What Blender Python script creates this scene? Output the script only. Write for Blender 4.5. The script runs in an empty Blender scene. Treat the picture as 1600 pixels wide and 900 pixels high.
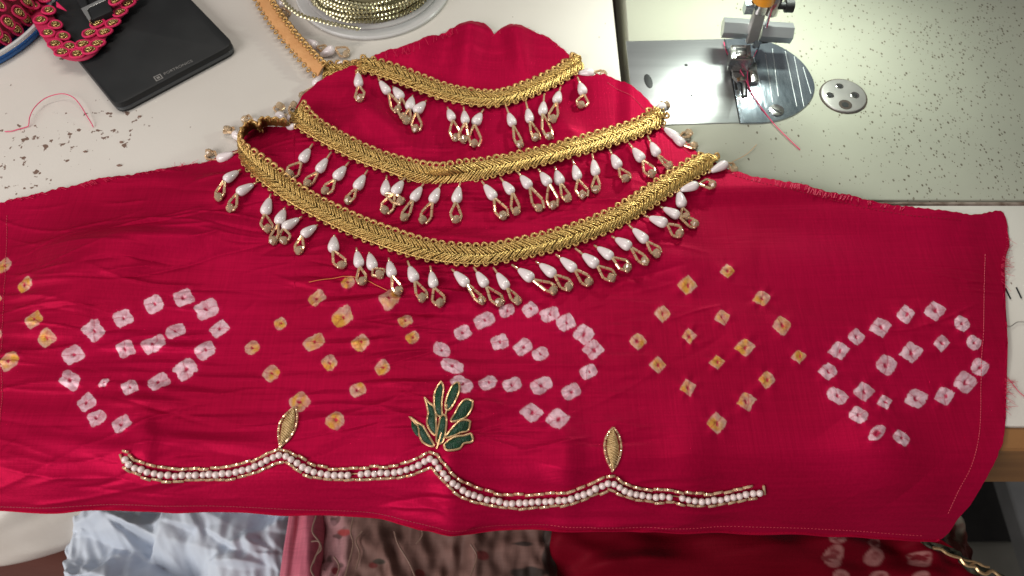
import bpy, math, random
import numpy as np
from mathutils import Vector, Matrix

random.seed(7)
RNG = np.random.default_rng(11)
scene = bpy.context.scene
COL = scene.collection

# ------------------------------------------------------------------ camera
PITCH = math.radians(60.0)      # below the horizon
FOC = 1200.0                    # focal length for a frame 1600 wide
CAM_H = 0.36                    # metres above the table top
cam_d = bpy.data.cameras.new("camera")
cam_d.sensor_width = 36.0
cam_d.lens = 36.0 * FOC / 1600.0
cam_d.clip_start = 0.01
cam_d.clip_end = 20.0
cam_d.dof.use_dof = True
cam_d.dof.focus_distance = 0.42
cam_d.dof.aperture_fstop = 11.0
cam = bpy.data.objects.new("camera", cam_d)
COL.objects.link(cam)
cam.location = (0, 0, CAM_H)
cam.rotation_euler = (math.pi / 2 - PITCH, 0, 0)
scene.camera = cam

# ------------------------------------------------------------------ light
world = bpy.data.worlds.new("World")
scene.world = world
world.use_nodes = True
world.node_tree.nodes["Background"].inputs[0].default_value = (0.95, 0.92, 0.90, 1)
world.node_tree.nodes["Background"].inputs[1].default_value = 0.17


def area(name, loc, target, sx, sy, power, color, spread=None):
    d = bpy.data.lights.new(name, 'AREA')
    d.shape = 'RECTANGLE'
    d.size, d.size_y = sx, sy
    d.energy = power
    d.color = color
    if spread:
        d.spread = math.radians(spread)
    o = bpy.data.objects.new(name, d)
    COL.objects.link(o)
    o.location = loc
    o.rotation_euler = (Vector(target) - Vector(loc)).to_track_quat('-Z', 'Y').to_euler()
    return o


area("window_light", (-0.86, -0.46, 0.62), (-0.15, 0.2, -0.05), 0.85, 0.75, 12.5, (1.0, 0.97, 0.94))
area("overhead_fill", (-0.25, 0.75, 1.7), (0.0, 0.3, 0.0), 1.2, 0.10, 9.5, (1.0, 0.93, 0.84))  # unseen overhead lamp, added as warm fill from above
area("machine_led", (0.164, 0.420, 0.118), (0.150, 0.345, 0.0), 0.040, 0.014, 0.66, (0.90, 1.0, 0.88))

scene.view_settings.view_transform = 'Standard'
scene.view_settings.look = 'None'
scene.view_settings.exposure = 0.0
scene.view_settings.gamma = 1.0
scene.cycles.max_bounces = 6
scene.cycles.transparent_max_bounces = 8
scene.cycles.caustics_reflective = False
scene.cycles.caustics_refractive = False

# ------------------------------------------------------------------ helpers
CP, SP = math.cos(PITCH), math.sin(PITCH)


def unproj(px, py, z=0.0):
    """the point at height z that the photograph shows at (px, py)"""
    u, v = px - 800.0, 450.0 - py
    d = Vector((u, FOC * CP + v * SP, -FOC * SP + v * CP))
    k = (z - CAM_H) / d.z
    return Vector((d.x * k, d.y * k, z))


def link(name, mesh, mat=None, parent=None, M=None):
    o = bpy.data.objects.new(name, mesh)
    COL.objects.link(o)
    if mat and not mesh.materials:
        mesh.materials.append(mat)
    Mw = M if M is not None else Matrix.Identity(4)
    if parent is not None:
        o.parent = parent
        o.matrix_parent_inverse = WORLD[parent.name].inverted()
    o.matrix_basis = Mw
    WORLD[o.name] = Mw.copy()
    return o


WORLD = {}


def tag(o, label, cat, group=None, kind=None):
    o["label"] = label
    o["category"] = cat
    if group:
        o["group"] = group
    if kind:
        o["kind"] = kind
    return o


def empty(name, loc, label, cat, group=None):
    o = bpy.data.objects.new(name, None)
    o.empty_display_size = 0.02
    COL.objects.link(o)
    o.location = loc
    WORLD[o.name] = Matrix.Translation(loc)
    return tag(o, label, cat, group)


class MB:
    def __init__(self):
        self.v, self.f = [], []

    def add(self, vs, fs):
        b = len(self.v)
        self.v.extend([tuple(p) for p in vs])
        self.f.extend([tuple(i + b for i in f) for f in fs])
        return self

    def tube(self, pts, r, n=6, cap=True, closed=False):
        pts = [Vector(p) for p in pts]
        m = len(pts)
        rs = r if isinstance(r, (list, tuple)) else [r] * m
        vs, fs = [], []
        up = Vector((0.13, 0.21, 1)).normalized()
        for i, p in enumerate(pts):
            if closed:
                t = pts[(i + 1) % m] - pts[i - 1]
            else:
                t = pts[min(i + 1, m - 1)] - pts[max(i - 1, 0)]
            if t.length < 1e-12:
                t = Vector((1, 0, 0))
            t.normalize()
            a = t.cross(up)
            if a.length < 1e-4:
                a = t.cross(Vector((1, 0, 0)))
            a.normalize()
            b = t.cross(a)
            for k in range(n):
                an = 2 * math.pi * k / n
                vs.append(p + (a * math.cos(an) + b * math.sin(an)) * rs[i])
        for i in range(m if closed else m - 1):
            j = (i + 1) % m
            for k in range(n):
                k2 = (k + 1) % n
                fs.append((i * n + k, i * n + k2, j * n + k2, j * n + k))
        if cap and not closed:
            fs.append(tuple(reversed(range(n))))
            fs.append(tuple((m - 1) * n + k for k in range(n)))
        return self.add(vs, fs)

    def lathe(self, prof, n=16, M=None):
        vs, fs = [], []
        for (r, z) in prof:
            for k in range(n):
                an = 2 * math.pi * k / n
                p = Vector((r * math.cos(an), r * math.sin(an), z))
                vs.append(M @ p if M else p)
        for i in range(len(prof) - 1):
            for k in range(n):
                k2 = (k + 1) % n
                fs.append((i * n + k, i * n + k2, (i + 1) * n + k2, (i + 1) * n + k))
        fs.append(tuple(reversed(range(n))))
        fs.append(tuple((len(prof) - 1) * n + k for k in range(n)))
        return self.add(vs, fs)

    def extrude(self, poly, z0, z1, bevel=0.0):
        """poly: list of xy (counter clockwise); a bevelled prism"""
        poly = [Vector((p[0], p[1])) for p in poly]
        n = len(poly)
        ar = sum(poly[i].x * poly[(i + 1) % n].y - poly[(i + 1) % n].x * poly[i].y for i in range(n))
        if ar < 0:
            poly.reverse()
        rings = [(poly, z0)]
        if bevel > 0:
            ins = []
            for i in range(n):
                e1 = (poly[i] - poly[i - 1]).normalized()
                e2 = (poly[(i + 1) % n] - poly[i]).normalized()
                n1, n2 = Vector((-e1.y, e1.x)), Vector((-e2.y, e2.x))
                m = (n1 + n2)
                m = m / max(0.35, m.length_squared / 2)
                ins.append(poly[i] + m * bevel)
            mid = [poly[i] * 0.7 + ins[i] * 0.3 for i in range(n)]
            rings += [(poly, z1 - bevel), (mid, z1 - bevel * 0.3), (ins, z1)]
        else:
            rings += [(poly, z1)]
        vs, fs = [], []
        for (pl, z) in rings:
            vs += [(p.x, p.y, z) for p in pl]
        for r in range(len(rings) - 1):
            for i in range(n):
                j = (i + 1) % n
                fs.append((r * n + i, r * n + j, (r + 1) * n + j, (r + 1) * n + i))
        fs.append(tuple(reversed(range(n))))
        fs.append(tuple((len(rings) - 1) * n + i for i in range(n)))
        return self.add(vs, fs)

    def bar(self, a, b, w, h, up=(0, 0, 1), bevel=0.0):
        """rectangular bar from a to b"""
        a, b = Vector(a), Vector(b)
        t = (b - a).normalized()
        s = t.cross(Vector(up))
        if s.length < 1e-4:
            s = t.cross(Vector((1, 0, 0)))
        s.normalize()
        q = s.cross(t)
        bv = bevel
        sec = [(-w / 2 + bv, -h / 2), (w / 2 - bv, -h / 2), (w / 2, -h / 2 + bv), (w / 2, h / 2 - bv),
               (w / 2 - bv, h / 2), (-w / 2 + bv, h / 2), (-w / 2, h / 2 - bv), (-w / 2, -h / 2 + bv)] if bv else \
              [(-w / 2, -h / 2), (w / 2, -h / 2), (w / 2, h / 2), (-w / 2, h / 2)]
        n = len(sec)
        vs = [a + s * x + q * y for x, y in sec] + [b + s * x + q * y for x, y in sec]
        fs = [(i, (i + 1) % n, n + (i + 1) % n, n + i) for i in range(n)]
        fs += [tuple(reversed(range(n))), tuple(range(n, 2 * n))]
        return self.add(vs, fs)

    def mesh(self, name, smooth=True, angle=None):
        me = bpy.data.meshes.new(name)
        me.from_pydata(self.v, [], self.f)
        me.validate()
        if smooth:
            me.polygons.foreach_set("use_smooth", [True] * len(me.polygons))
            if angle:
                me.set_sharp_from_angle(angle=math.radians(angle))
        me.update()
        return me

    def build(self, name, mat, parent=None, smooth=True, angle=35, M=None):
        return link(name, self.mesh(name, smooth, angle), mat, parent, M)


def grid_mesh(name, P, smooth=True):
    """P: (rows, cols, 3) array"""
    r, c = P.shape[:2]
    idx = np.arange(r * c).reshape(r, c)
    q = np.stack([idx[:-1, :-1], idx[:-1, 1:], idx[1:, 1:], idx[1:, :-1]], -1).reshape(-1, 4)
    me = bpy.data.meshes.new(name)
    me.vertices.add(r * c)
    me.vertices.foreach_set("co", np.ascontiguousarray(P, dtype=np.float32).ravel())
    nq = len(q)
    me.loops.add(nq * 4)
    me.loops.foreach_set("vertex_index", q.astype(np.int32).ravel())
    me.polygons.add(nq)
    me.polygons.foreach_set("loop_start", np.arange(nq, dtype=np.int32) * 4)
    me.polygons.foreach_set("use_smooth", np.ones(nq, dtype=bool))
    me.update(calc_edges=True)
    me.validate()
    return me


def catmull(pts, per=8):
    pts = [np.array(p, float) for p in pts]
    out = []
    n = len(pts)
    for i in range(n - 1):
        p0, p1, p2, p3 = pts[max(i - 1, 0)], pts[i], pts[i + 1], pts[min(i + 2, n - 1)]
        for k in range(per):
            t = k / per
            out.append(0.5 * ((2 * p1) + (-p0 + p2) * t + (2 * p0 - 5 * p1 + 4 * p2 - p3) * t * t + (-p0 + 3 * p1 - 3 * p2 + p3) * t ** 3))
    out.append(pts[-1])
    return np.array(out)


def align(origin, ydir, zhint=(0, 0, 1), s=(1, 1, 1)):
    """matrix with local y along ydir"""
    y = Vector(ydir).normalized()
    x = y.cross(Vector(zhint))
    if x.length < 1e-5:
        x = y.cross(Vector((1, 0, 0)))
    x.normalize()
    z = x.cross(y)
    M = Matrix(((x.x, y.x, z.x, origin[0]), (x.y, y.y, z.y, origin[1]), (x.z, y.z, z.z, origin[2]), (0, 0, 0, 1)))
    return M @ Matrix.Diagonal((s[0], s[1], s[2], 1))


# ------------------------------------------------------------------ materials
def pm(name, c1, c2=None, scale=60, rough=0.5, metal=0.0, bump=0.0, bscale=400, stretch=(1, 1, 1), **kw):
    m = bpy.data.materials.new(name)
    m.use_nodes = True
    nt = m.node_tree
    b = nt.nodes["Principled BSDF"]
    b.inputs["Base Color"].default_value = (*c1, 1)
    b.inputs["Roughness"].default_value = rough
    b.inputs["Metallic"].default_value = metal
    for k, v in kw.items():
        b.inputs[k.replace("_", " ")].default_value = v
    tc = nt.nodes.new("ShaderNodeTexCoord")
    mp = nt.nodes.new("ShaderNodeMapping")
    mp.inputs["Scale"].default_value = stretch
    nt.links.new(tc.outputs["Object"], mp.inputs["Vector"])
    if c2:
        n = nt.nodes.new("ShaderNodeTexNoise")
        n.inputs["Scale"].default_value = scale
        n.inputs["Detail"].default_value = 5
        nt.links.new(mp.outputs[0], n.inputs["Vector"])
        mx = nt.nodes.new("ShaderNodeMix")
        mx.data_type = 'RGBA'
        mx.inputs[6].default_value = (*c1, 1)
        mx.inputs[7].default_value = (*c2, 1)
        cr = nt.nodes.new("ShaderNodeMapRange")
        cr.inputs[1].default_value = 0.35
        cr.inputs[2].default_value = 0.65
        nt.links.new(n.outputs["Fac"], cr.inputs[0])
        nt.links.new(cr.outputs[0], mx.inputs[0])
        nt.links.new(mx.outputs[2], b.inputs["Base Color"])
    if bump:
        n2 = nt.nodes.new("ShaderNodeTexNoise")
        n2.inputs["Scale"].default_value = bscale
        n2.inputs["Detail"].default_value = 4
        nt.links.new(mp.outputs[0], n2.inputs["Vector"])
        bp = nt.nodes.new("ShaderNodeBump")
        bp.inputs["Strength"].default_value = bump
        bp.inputs["Distance"].default_value = 0.001
        nt.links.new(n2.outputs["Fac"], bp.inputs["Height"])
        nt.links.new(bp.outputs[0], b.inputs["Normal"])
    return m


def worn(name, base, base2, chip, spots, rough=0.35, flecks=None):
    """painted board: colour drift, chips inside soft patches (x, y, radius), fine flecks"""
    m = pm(name, base, base2, scale=9, rough=rough, bump=0.05, bscale=500)
    nt = m.node_tree
    b = nt.nodes["Principled BSDF"]
    src = b.inputs["Base Color"].links[0].from_socket
    geo = nt.nodes.new("ShaderNodeTexCoord")

    def math_n(op, a, bb, clamp=False):
        n = nt.nodes.new("ShaderNodeMath")
        n.operation = op
        n.use_clamp = clamp
        for i, x in enumerate((a, bb)):
            if isinstance(x, (int, float)):
                n.inputs[i].default_value = x
            else:
                nt.links.new(x, n.inputs[i])
        return n.outputs[0]

    mask = None
    for (x, y, sx, sy) in spots:
        mp = nt.nodes.new("ShaderNodeMapping")
        mp.inputs["Location"].default_value = (-x / sx, -y / sy, 0)
        mp.inputs["Scale"].default_value = (1 / sx, 1 / sy, 0)
        nt.links.new(geo.outputs["Object"], mp.inputs["Vector"])
        ln = nt.nodes.new("ShaderNodeVectorMath")
        ln.operation = 'LENGTH'
        nt.links.new(mp.outputs[0], ln.inputs[0])
        d = math_n('SUBTRACT', 1.0, ln.outputs["Value"], True)
        mask = d if mask is None else math_n('MAXIMUM', mask, d)
    n = nt.nodes.new("ShaderNodeTexNoise")
    n.inputs["Scale"].default_value = 190
    n.inputs["Detail"].default_value = 3
    n.inputs["Roughness"].default_value = 0.55
    nt.links.new(geo.outputs["Object"], n.inputs["Vector"])
    th = math_n('ADD', n.outputs["Fac"], math_n('MULTIPLY', math_n('POWER', mask, 0.5), 0.13))
    fac = math_n('MULTIPLY', math_n('SUBTRACT', th, 0.715), 40.0, True)
    fac = math_n('MULTIPLY', fac, math_n('GREATER_THAN', mask, 0.02))
    if flecks:
        dens, grow = flecks
        v = nt.nodes.new("ShaderNodeTexVoronoi")
        v.inputs["Scale"].default_value = 560
        mpv = nt.nodes.new("ShaderNodeMapping")
        mpv.inputs["Scale"].default_value = (1.3, 0.8, 1)
        mpv.inputs["Rotation"].default_value = (0, 0, 0.4)
        nt.links.new(geo.outputs["Object"], mpv.inputs["Vector"])
        nt.links.new(mpv.outputs[0], v.inputs["Vector"])
        sep = nt.nodes.new("ShaderNodeSeparateColor")
        nt.links.new(v.outputs["Color"], sep.inputs[0])
        n3 = nt.nodes.new("ShaderNodeTexNoise")
        n3.inputs["Scale"].default_value = 14
        nt.links.new(geo.outputs["Object"], n3.inputs["Vector"])
        sx = nt.nodes.new("ShaderNodeSeparateXYZ")
        nt.links.new(geo.outputs["Object"], sx.inputs[0])
        if grow:
            ramp = math_n('MULTIPLY', math_n('SUBTRACT', sx.outputs[0], grow[0]), 1.0 / (grow[1] - grow[0]), True)
        else:
            ramp = math_n('ADD', 0.5, 0.0)
        lim = math_n('MULTIPLY', math_n('MULTIPLY', ramp, n3.outputs["Fac"]), dens)
        on = math_n('LESS_THAN', sep.outputs[0], lim)
        rad = math_n('MULTIPLY', math_n('POWER', sep.outputs[1], 1.6), 0.50)
        dot = math_n('LESS_THAN', v.outputs["Distance"], rad)
        fl = math_n('MULTIPLY', math_n('MULTIPLY', on, dot), math_n('ADD', 0.35, math_n('MULTIPLY', sep.outputs[2], 0.55)))
        fac = math_n('MAXIMUM', fac, fl)
    mx = nt.nodes.new("ShaderNodeMix")
    mx.data_type = 'RGBA'
    nt.links.new(fac, mx.inputs[0])
    nt.links.new(src, mx.inputs[6])
    mx.inputs[7].default_value = (*chip, 1)
    nt.links.new(mx.outputs[2], b.inputs["Base Color"])
    return m


c1 = unproj(60, 225)
c2_ = unproj(170, 195)
c3_ = unproj(20, 280)
M_table = worn("painted_board", (0.75, 0.70, 0.645), (0.69, 0.64, 0.585), (0.20, 0.125, 0.095),
               [(c1.x, c1.y, 0.06, 0.035), (c2_.x, c2_.y, 0.035, 0.025), (c3_.x, c3_.y, 0.03, 0.02), (-0.29, 0.30, 0.025, 0.02)],
               rough=0.38, flecks=(0.02, None))
M_bed = worn("bed_enamel", (0.41, 0.41, 0.335), (0.36, 0.36, 0.295), (0.10, 0.075, 0.05),
             [(0.5, 0.60, 0.05, 0.05)], rough=0.17, flecks=(1.35, (0.12, 0.30)))
M_brown = pm("brown_wood", (0.33, 0.155, 0.05), (0.24, 0.105, 0.035), scale=30, rough=0.45, stretch=(0.2, 1, 4), bump=0.1)
M_steel = pm("brushed_steel", (0.60, 0.61, 0.62), (0.50, 0.51, 0.52), scale=40, rough=0.34, metal=0.9, bump=0.06, bscale=260, stretch=(0.15, 2.5, 1))
M_chrome = pm("polished_steel", (0.50, 0.56, 0.62), (0.30, 0.35, 0.41), scale=90, rough=0.26, metal=0.9, bump=0.16, bscale=420, stretch=(1, .35, 1))
M_foot = pm("foot_steel", (0.62, 0.60, 0.58), (0.50, 0.48, 0.47), scale=120, rough=0.2, metal=1.0, bump=0.05, bscale=300)
M_dull = pm("grey_alloy", (0.42, 0.40, 0.38), (0.36, 0.345, 0.33), scale=90, rough=0.42, metal=0.55, bump=0.12, bscale=900)
M_black = pm("black_recess", (0.010, 0.010, 0.011), rough=0.6)  # plain black; also paints the dark inside holes and slots
M_gap = pm("gap_brown", (0.035, 0.026, 0.022), (0.075, 0.05, 0.038), scale=80, rough=0.8)  # mottled dark brown for the gap, cover seat and one hole
M_line = pm("scratched_line", (0.75, 0.77, 0.78), rough=0.45, metal=0.6)
M_head = pm("head_enamel", (0.34, 0.37, 0.36), (0.26, 0.29, 0.29), scale=20, rough=0.4)
M_orange = pm("orange_plastic", (0.85, 0.34, 0.02), rough=0.3)
M_pearl = pm("pearl", (0.86, 0.77, 0.76), (0.80, 0.69, 0.70), scale=260, rough=0.3, Coat_Weight=0.6, Coat_Roughness=0.12, Subsurface_Weight=0.0)
M_gold = pm("gold_bead", (0.80, 0.56, 0.30), (0.62, 0.40, 0.18), scale=900, rough=0.22, metal=0.85)
M_bugle = pm("lined_glass_bugle", (1.0, 0.74, 0.48), (0.86, 0.56, 0.32), scale=500, rough=0.12, metal=0.6, Coat_Weight=0.7)
M_braid = pm("gold_thread", (0.76, 0.51, 0.18), (0.42, 0.25, 0.07), scale=750, rough=0.32, metal=0.75, bump=0.35, bscale=2200)
M_picot = pm("gold_picot", (0.74, 0.46, 0.18), (0.50, 0.28, 0.09), scale=650, rough=0.38, metal=0.65, bump=0.3, bscale=2200)
M_band = pm("braid_ground", (0.24, 0.14, 0.03), (0.13, 0.075, 0.015), scale=800, rough=0.5, metal=0.5, bump=0.4, bscale=1500)  # colour darkened so the gaps between the cords read dark
M_tan = pm("tan_backing", (0.72, 0.37, 0.15), (0.63, 0.30, 0.11), scale=120, rough=0.75, bump=0.3, bscale=900)
M_crystal = pm("champagne_crystal", (1.0, 0.74, 0.48), rough=0.02, Transmission_Weight=0.65, IOR=1.5, Coat_Weight=0.8)
M_reel = pm("pale_gold_cord", (0.74, 0.68, 0.46), (0.52, 0.46, 0.25), scale=700, rough=0.22, metal=0.85)
M_clear = pm("clear_plastic", (0.90, 0.88, 0.86), rough=0.2, Transmission_Weight=0.35, IOR=1.3)
M_white = pm("white_plastic", (0.72, 0.68, 0.66), rough=0.35)
M_device = pm("black_satin_plastic", (0.012, 0.013, 0.014), (0.017, 0.018, 0.019), scale=50, rough=0.5, bump=0.05, bscale=1500, Specular_IOR_Level=0.3)
M_devedge = pm("device_edge", (0.05, 0.055, 0.06), rough=0.25)
M_print = pm("grey_print", (0.22, 0.21, 0.20), rough=0.5)
M_silver = pm("silver_frame", (0.72, 0.72, 0.70), rough=0.2, metal=0.9)
M_pink = pm("pink_cord", (0.80, 0.018, 0.13), (0.66, 0.010, 0.09), scale=600, rough=0.6, bump=0.4, bscale=2500)
M_sequin = pm("gold_swirl", (0.70, 0.52, 0.22), (0.36, 0.22, 0.07), scale=900, rough=0.25, metal=0.85)
M_blue = pm("blue_plastic", (0.02, 0.12, 0.36), rough=0.25)
M_thread_pink = pm("pink_thread", (0.75, 0.06, 0.17), rough=0.6)
M_thread_red = pm("red_thread", (0.62, 0.02, 0.08), rough=0.6)
M_green = pm("green_silk", (0.003, 0.034, 0.015), (0.006, 0.062, 0.028), scale=900, rough=0.42, bump=0.6, bscale=1600, stretch=(1, 0.3, 1))
M_zari = pm("zari_wire", (0.86, 0.58, 0.32), (0.70, 0.44, 0.22), scale=900, rough=0.3, metal=0.7)
M_zarifill = pm("zari_fill", (0.80, 0.56, 0.29), (0.58, 0.38, 0.16), scale=800, rough=0.4, metal=0.4, bump=0.3, bscale=2500)
M_seed = pm("seed_pearl", (0.88, 0.72, 0.70), (0.80, 0.62, 0.60), scale=500, rough=0.25, Coat_Weight=0.4)


def cloth_mat(name, rough=0.5, sheen=0.06, tint=(1.0, 0.35, 0.5), attr="dye", fixed=None, fixed2=None, slub=0.10, scale=60, spec=0.35, stint=(1, 1, 1), metal=0.0):
    m = bpy.data.materials.new(name)
    m.use_nodes = True
    nt = m.node_tree
    b = nt.nodes["Principled BSDF"]
    b.inputs["Roughness"].default_value = rough
    b.inputs["Sheen Weight"].default_value = sheen
    b.inputs["Sheen Roughness"].default_value = 0.35
    b.inputs["Sheen Tint"].default_value = (*tint, 1)
    b.inputs["Specular IOR Level"].default_value = spec
    b.inputs["Specular Tint"].default_value = (*stint, 1)
    b.inputs["Metallic"].default_value = metal
    tc = nt.nodes.new("ShaderNodeTexCoord")
    if fixed is None:
        a = nt.nodes.new("ShaderNodeAttribute")
        a.attribute_name = attr
        csrc = a.outputs["Color"]
    else:
        n0 = nt.nodes.new("ShaderNodeTexNoise")
        n0.inputs["Scale"].default_value = scale
        n0.inputs["Detail"].default_value = 5
        nt.links.new(tc.outputs["Object"], n0.inputs["Vector"])
        mx0 = nt.nodes.new("ShaderNodeMix")
        mx0.data_type = 'RGBA'
        mx0.inputs[6].default_value = (*fixed, 1)
        mx0.inputs[7].default_value = (*(fixed2 or fixed), 1)
        mr = nt.nodes.new("ShaderNodeMapRange")
        mr.inputs[1].default_value, mr.inputs[2].default_value = 0.4, 0.6
        nt.links.new(n0.outputs["Fac"], mr.inputs[0])
        nt.links.new(mr.outputs[0], mx0.inputs[0])
        csrc = mx0.outputs[2]
    # slubs: yarns running both ways
    hs = None
    for st in ((25, 900, 25), (900, 25, 900)):
        mp = nt.nodes.new("ShaderNodeMapping")
        mp.inputs["Scale"].default_value = st
        nt.links.new(tc.outputs["Object"], mp.inputs["Vector"])
        n = nt.nodes.new("ShaderNodeTexNoise")
        n.inputs["Scale"].default_value = 1.0
        n.inputs["Detail"].default_value = 3
        nt.links.new(mp.outputs[0], n.inputs["Vector"])
        if hs is None:
            hs = n.outputs["Fac"]
        else:
            ad = nt.nodes.new("ShaderNodeMath")
            ad.operation = 'ADD'
            nt.links.new(hs, ad.inputs[0])
            nt.links.new(n.outputs["Fac"], ad.inputs[1])
            hs = ad.outputs[0]
    mr = nt.nodes.new("ShaderNodeMapRange")
    mr.inputs[1].default_value, mr.inputs[2].default_value = 0.7, 1.3
    mr.inputs[3].default_value, mr.inputs[4].default_value = 1 - slub, 1 + slub
    nt.links.new(hs, mr.inputs[0])
    mul = nt.nodes.new("ShaderNodeVectorMath")
    mul.operation = 'SCALE'
    nt.links.new(csrc, mul.inputs[0])
    nt.links.new(mr.outputs[0], mul.inputs["Scale"])
    nt.links.new(mul.outputs[0], b.inputs["Base Color"])
    bp = nt.nodes.new("ShaderNodeBump")
    bp.inputs["Strength"].default_value = 0.16
    bp.inputs["Distance"].default_value = 0.0006
    nt.links.new(hs, bp.inputs["Height"])
    nt.links.new(bp.outputs[0], b.inputs["Normal"])
    return m


M_cloth = cloth_mat("crimson_tie_dye", rough=0.49, spec=0.10, sheen=0.0, stint=(1.0, 0.10, 0.22), metal=0.28)
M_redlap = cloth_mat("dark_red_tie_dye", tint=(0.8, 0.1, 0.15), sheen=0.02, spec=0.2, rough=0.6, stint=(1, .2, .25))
M_hem = cloth_mat("crimson_hem", fixed=(0.40, 0.004, 0.033), fixed2=(0.36, 0.004, 0.03), stint=(1.0, 0.15, 0.25), spec=0.1, metal=0.3, sheen=0.0)

# ------------------------------------------------------------------ the setting: floor, table
FLOOR_Z = -0.74
E_Y = unproj(1580, 703).y          # front edge of the table
fl = MB().extrude([(-1.6, -1.2), (1.6, -1.2), (1.6, 1.6), (-1.6, 1.6)], FLOOR_Z - 0.02, FLOOR_Z)
M_floor = pm("pale_tile", (0.34, 0.32, 0.27), (0.29, 0.275, 0.235), scale=14, rough=0.4)
o = fl.build("floor", M_floor, smooth=False)
o["kind"] = "structure"
o["label"] = "pale stone tile floor under the table"

f_line = unproj(1560, 320).y       # front edge of the machine bed
gl_top, gl_mid = unproj(957, 0), unproj(972, 140)
gdir = (gl_top - gl_mid) / (gl_top.y - gl_mid.y)
gx = lambda y: gl_mid.x + gdir.x * (y - gl_mid.y)
bt, bm_ = unproj(976, 0), unproj(986, 138)
bdir = (bt.x - bm_.x) / (bt.y - bm_.y)
bx = lambda y: bm_.x + bdir * (y - bm_.y)
Y_BACK = 0.62
bed_front = unproj(1560, 315).y
table = empty("sewing_table", (0.0, E_Y, -0.05), "off-white worn sewing table top with brown wooden front edge", "table")
tt = MB().extrude([(-0.62, E_Y + 0.012), (0.62, E_Y + 0.012), (0.62, f_line), (gx(f_line), f_line), (gx(Y_BACK), Y_BACK), (-0.62, Y_BACK)],
                  -0.03, 0.0, bevel=0.0008)
tt.build("table_top", M_table, table)
eb = MB().bar((-0.62, E_Y + 0.006, -0.0285), (0.62, E_Y + 0.006, -0.0285), 0.0118, 0.055, bevel=0.0012)
eb.build("front_edge_board", M_brown, table)
# two pencil ticks ruled on the board
for (a, b_) in (((1571, 450), (1579, 467)), ((1588, 449), (1596, 466))):
    p, q = unproj(*a, 0.0004), unproj(*b_, 0.0004)
    MB().bar(p, q, 0.0007, 0.0003).build("ruled_tick", M_black, table, smooth=False)

# ------------------------------------------------------------------ sewing machine
sm = empty("sewing_machine", (0.2, bed_front, -0.04), "cream enamelled industrial sewing machine bed with steel plates and presser foot", "sewing machine")
pit = MB().extrude([(gx(f_line) - 0.004, f_line - 0.004), (0.62, f_line - 0.004), (0.62, Y_BACK), (gx(Y_BACK) - 0.004, Y_BACK)], -0.060, -0.045)
pit.build("drip_pan", M_gap, sm, smooth=False)
bed = MB().extrude([(bx(bed_front), bed_front), (0.60, bed_front), (0.60, Y_BACK - 0.01), (bx(Y_BACK), Y_BACK - 0.01)], -0.04, 0.0016, bevel=0.0022)
bed.build("bed", M_bed, sm)
lip = MB().bar((bx(bed_front) + 0.001, bed_front - 0.0016, -0.0012), (0.60, bed_front - 0.0016, -0.0012), 0.0030, 0.004, bevel=0.001)
lip.build("bed_lip", pm("brown_lip", (0.30, 0.24, 0.20), (0.13, 0.085, 0.06), scale=160, rough=0.7, bump=0.3), sm)  # mottled brown strip, darker than the bed enamel

ZP = 0.0022


def pxpoly(pts, z):
    return [(lambda p: (p.x, p.y))(unproj(a, b, z)) for a, b in pts]


def extr(name, pts, z1, t, mat, parent, bevel=0.0004, angle=35):
    return MB().extrude(pxpoly(pts, z1), z1 - t, z1, bevel).build(name, mat, parent, angle=angle)


sp = extr("slide_plate", [(978, 64), (1131, 60.5), (1155.5, 191.5), (1054, 194.5), (992, 196)], ZP, 0.0012, M_steel, sm)


def disc(name, px, py, rx, mat, parent, z, h=0.0002, ry=None, rot=0.0, n=20):
    c = unproj(px, py, z)
    ry = ry or rx
    pts = []
    for k in range(n):
        a = 2 * math.pi * k / n
        x, y = rx * math.cos(a), ry * math.sin(a)
        pts.append((c.x + x * math.cos(rot) - y * math.sin(rot), c.y + x * math.sin(rot) + y * math.cos(rot)))
    return MB().extrude(pts, z, z + h, 0.00008).build(name, mat, parent)


disc("oval_hole", 1013, 127, 0.0026, M_black, sp, ZP - 0.00005, ry=0.0062, rot=0.12)  # black discs stand in for the dark inside the holes
disc("small_hole", 1072, 102, 0.0011, M_black, sp, ZP - 0.00005)
disc("small_hole", 1081, 150, 0.0011, M_black, sp, ZP - 0.00005)

# needle plate: straight left side, half-round right side
arc = []
cx, cy = 1170, 127
outline = [(1133, 60.5), (1160, 59.5), (1185, 61), (1208, 67), (1230, 78), (1250, 93), (1264, 110), (1272, 127), (1273, 141),
           (1267, 156), (1255, 169), (1238, 180), (1215, 188), (1190, 191.5), (1157, 192)]
npl = extr("needle_plate", [tuple(p) for p in catmull(outline, 3)], ZP + 0.0005, 0.0016, M_chrome, sm, bevel=0.0005)
for (a, b_) in (((1177, 86), (1196, 168)), ((1207, 76), (1216, 150)), ((1227, 80), (1245, 166)), ((1241, 88), (1256, 166)), ((1255, 105), (1267, 146)), ((1196, 84), (1207, 160))):
    MB().bar(unproj(*a, ZP + 0.00055), unproj(*b_, ZP + 0.00055), 0.00028, 0.0001).build("engraved_line", M_line, npl, smooth=False)
sc_ = disc("screw_head", 1213, 173, 0.0046, M_foot, npl, ZP + 0.0005, h=0.0008)
MB().bar(unproj(1206, 169, ZP + 0.0014), unproj(1221, 176, ZP + 0.0014), 0.0011, 0.0003).build("screw_slot", M_black, npl, smooth=False)
extr("feed_slot", [(1157, 127), (1167, 127), (1168, 152), (1159, 154)], ZP + 0.0007, 0.0004, M_black, npl, bevel=0.0001)
extr("feed_slot", [(1146, 119), (1150, 119), (1153, 140), (1149, 140)], ZP + 0.0007, 0.0004, M_black, npl, bevel=0.0001)
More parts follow.
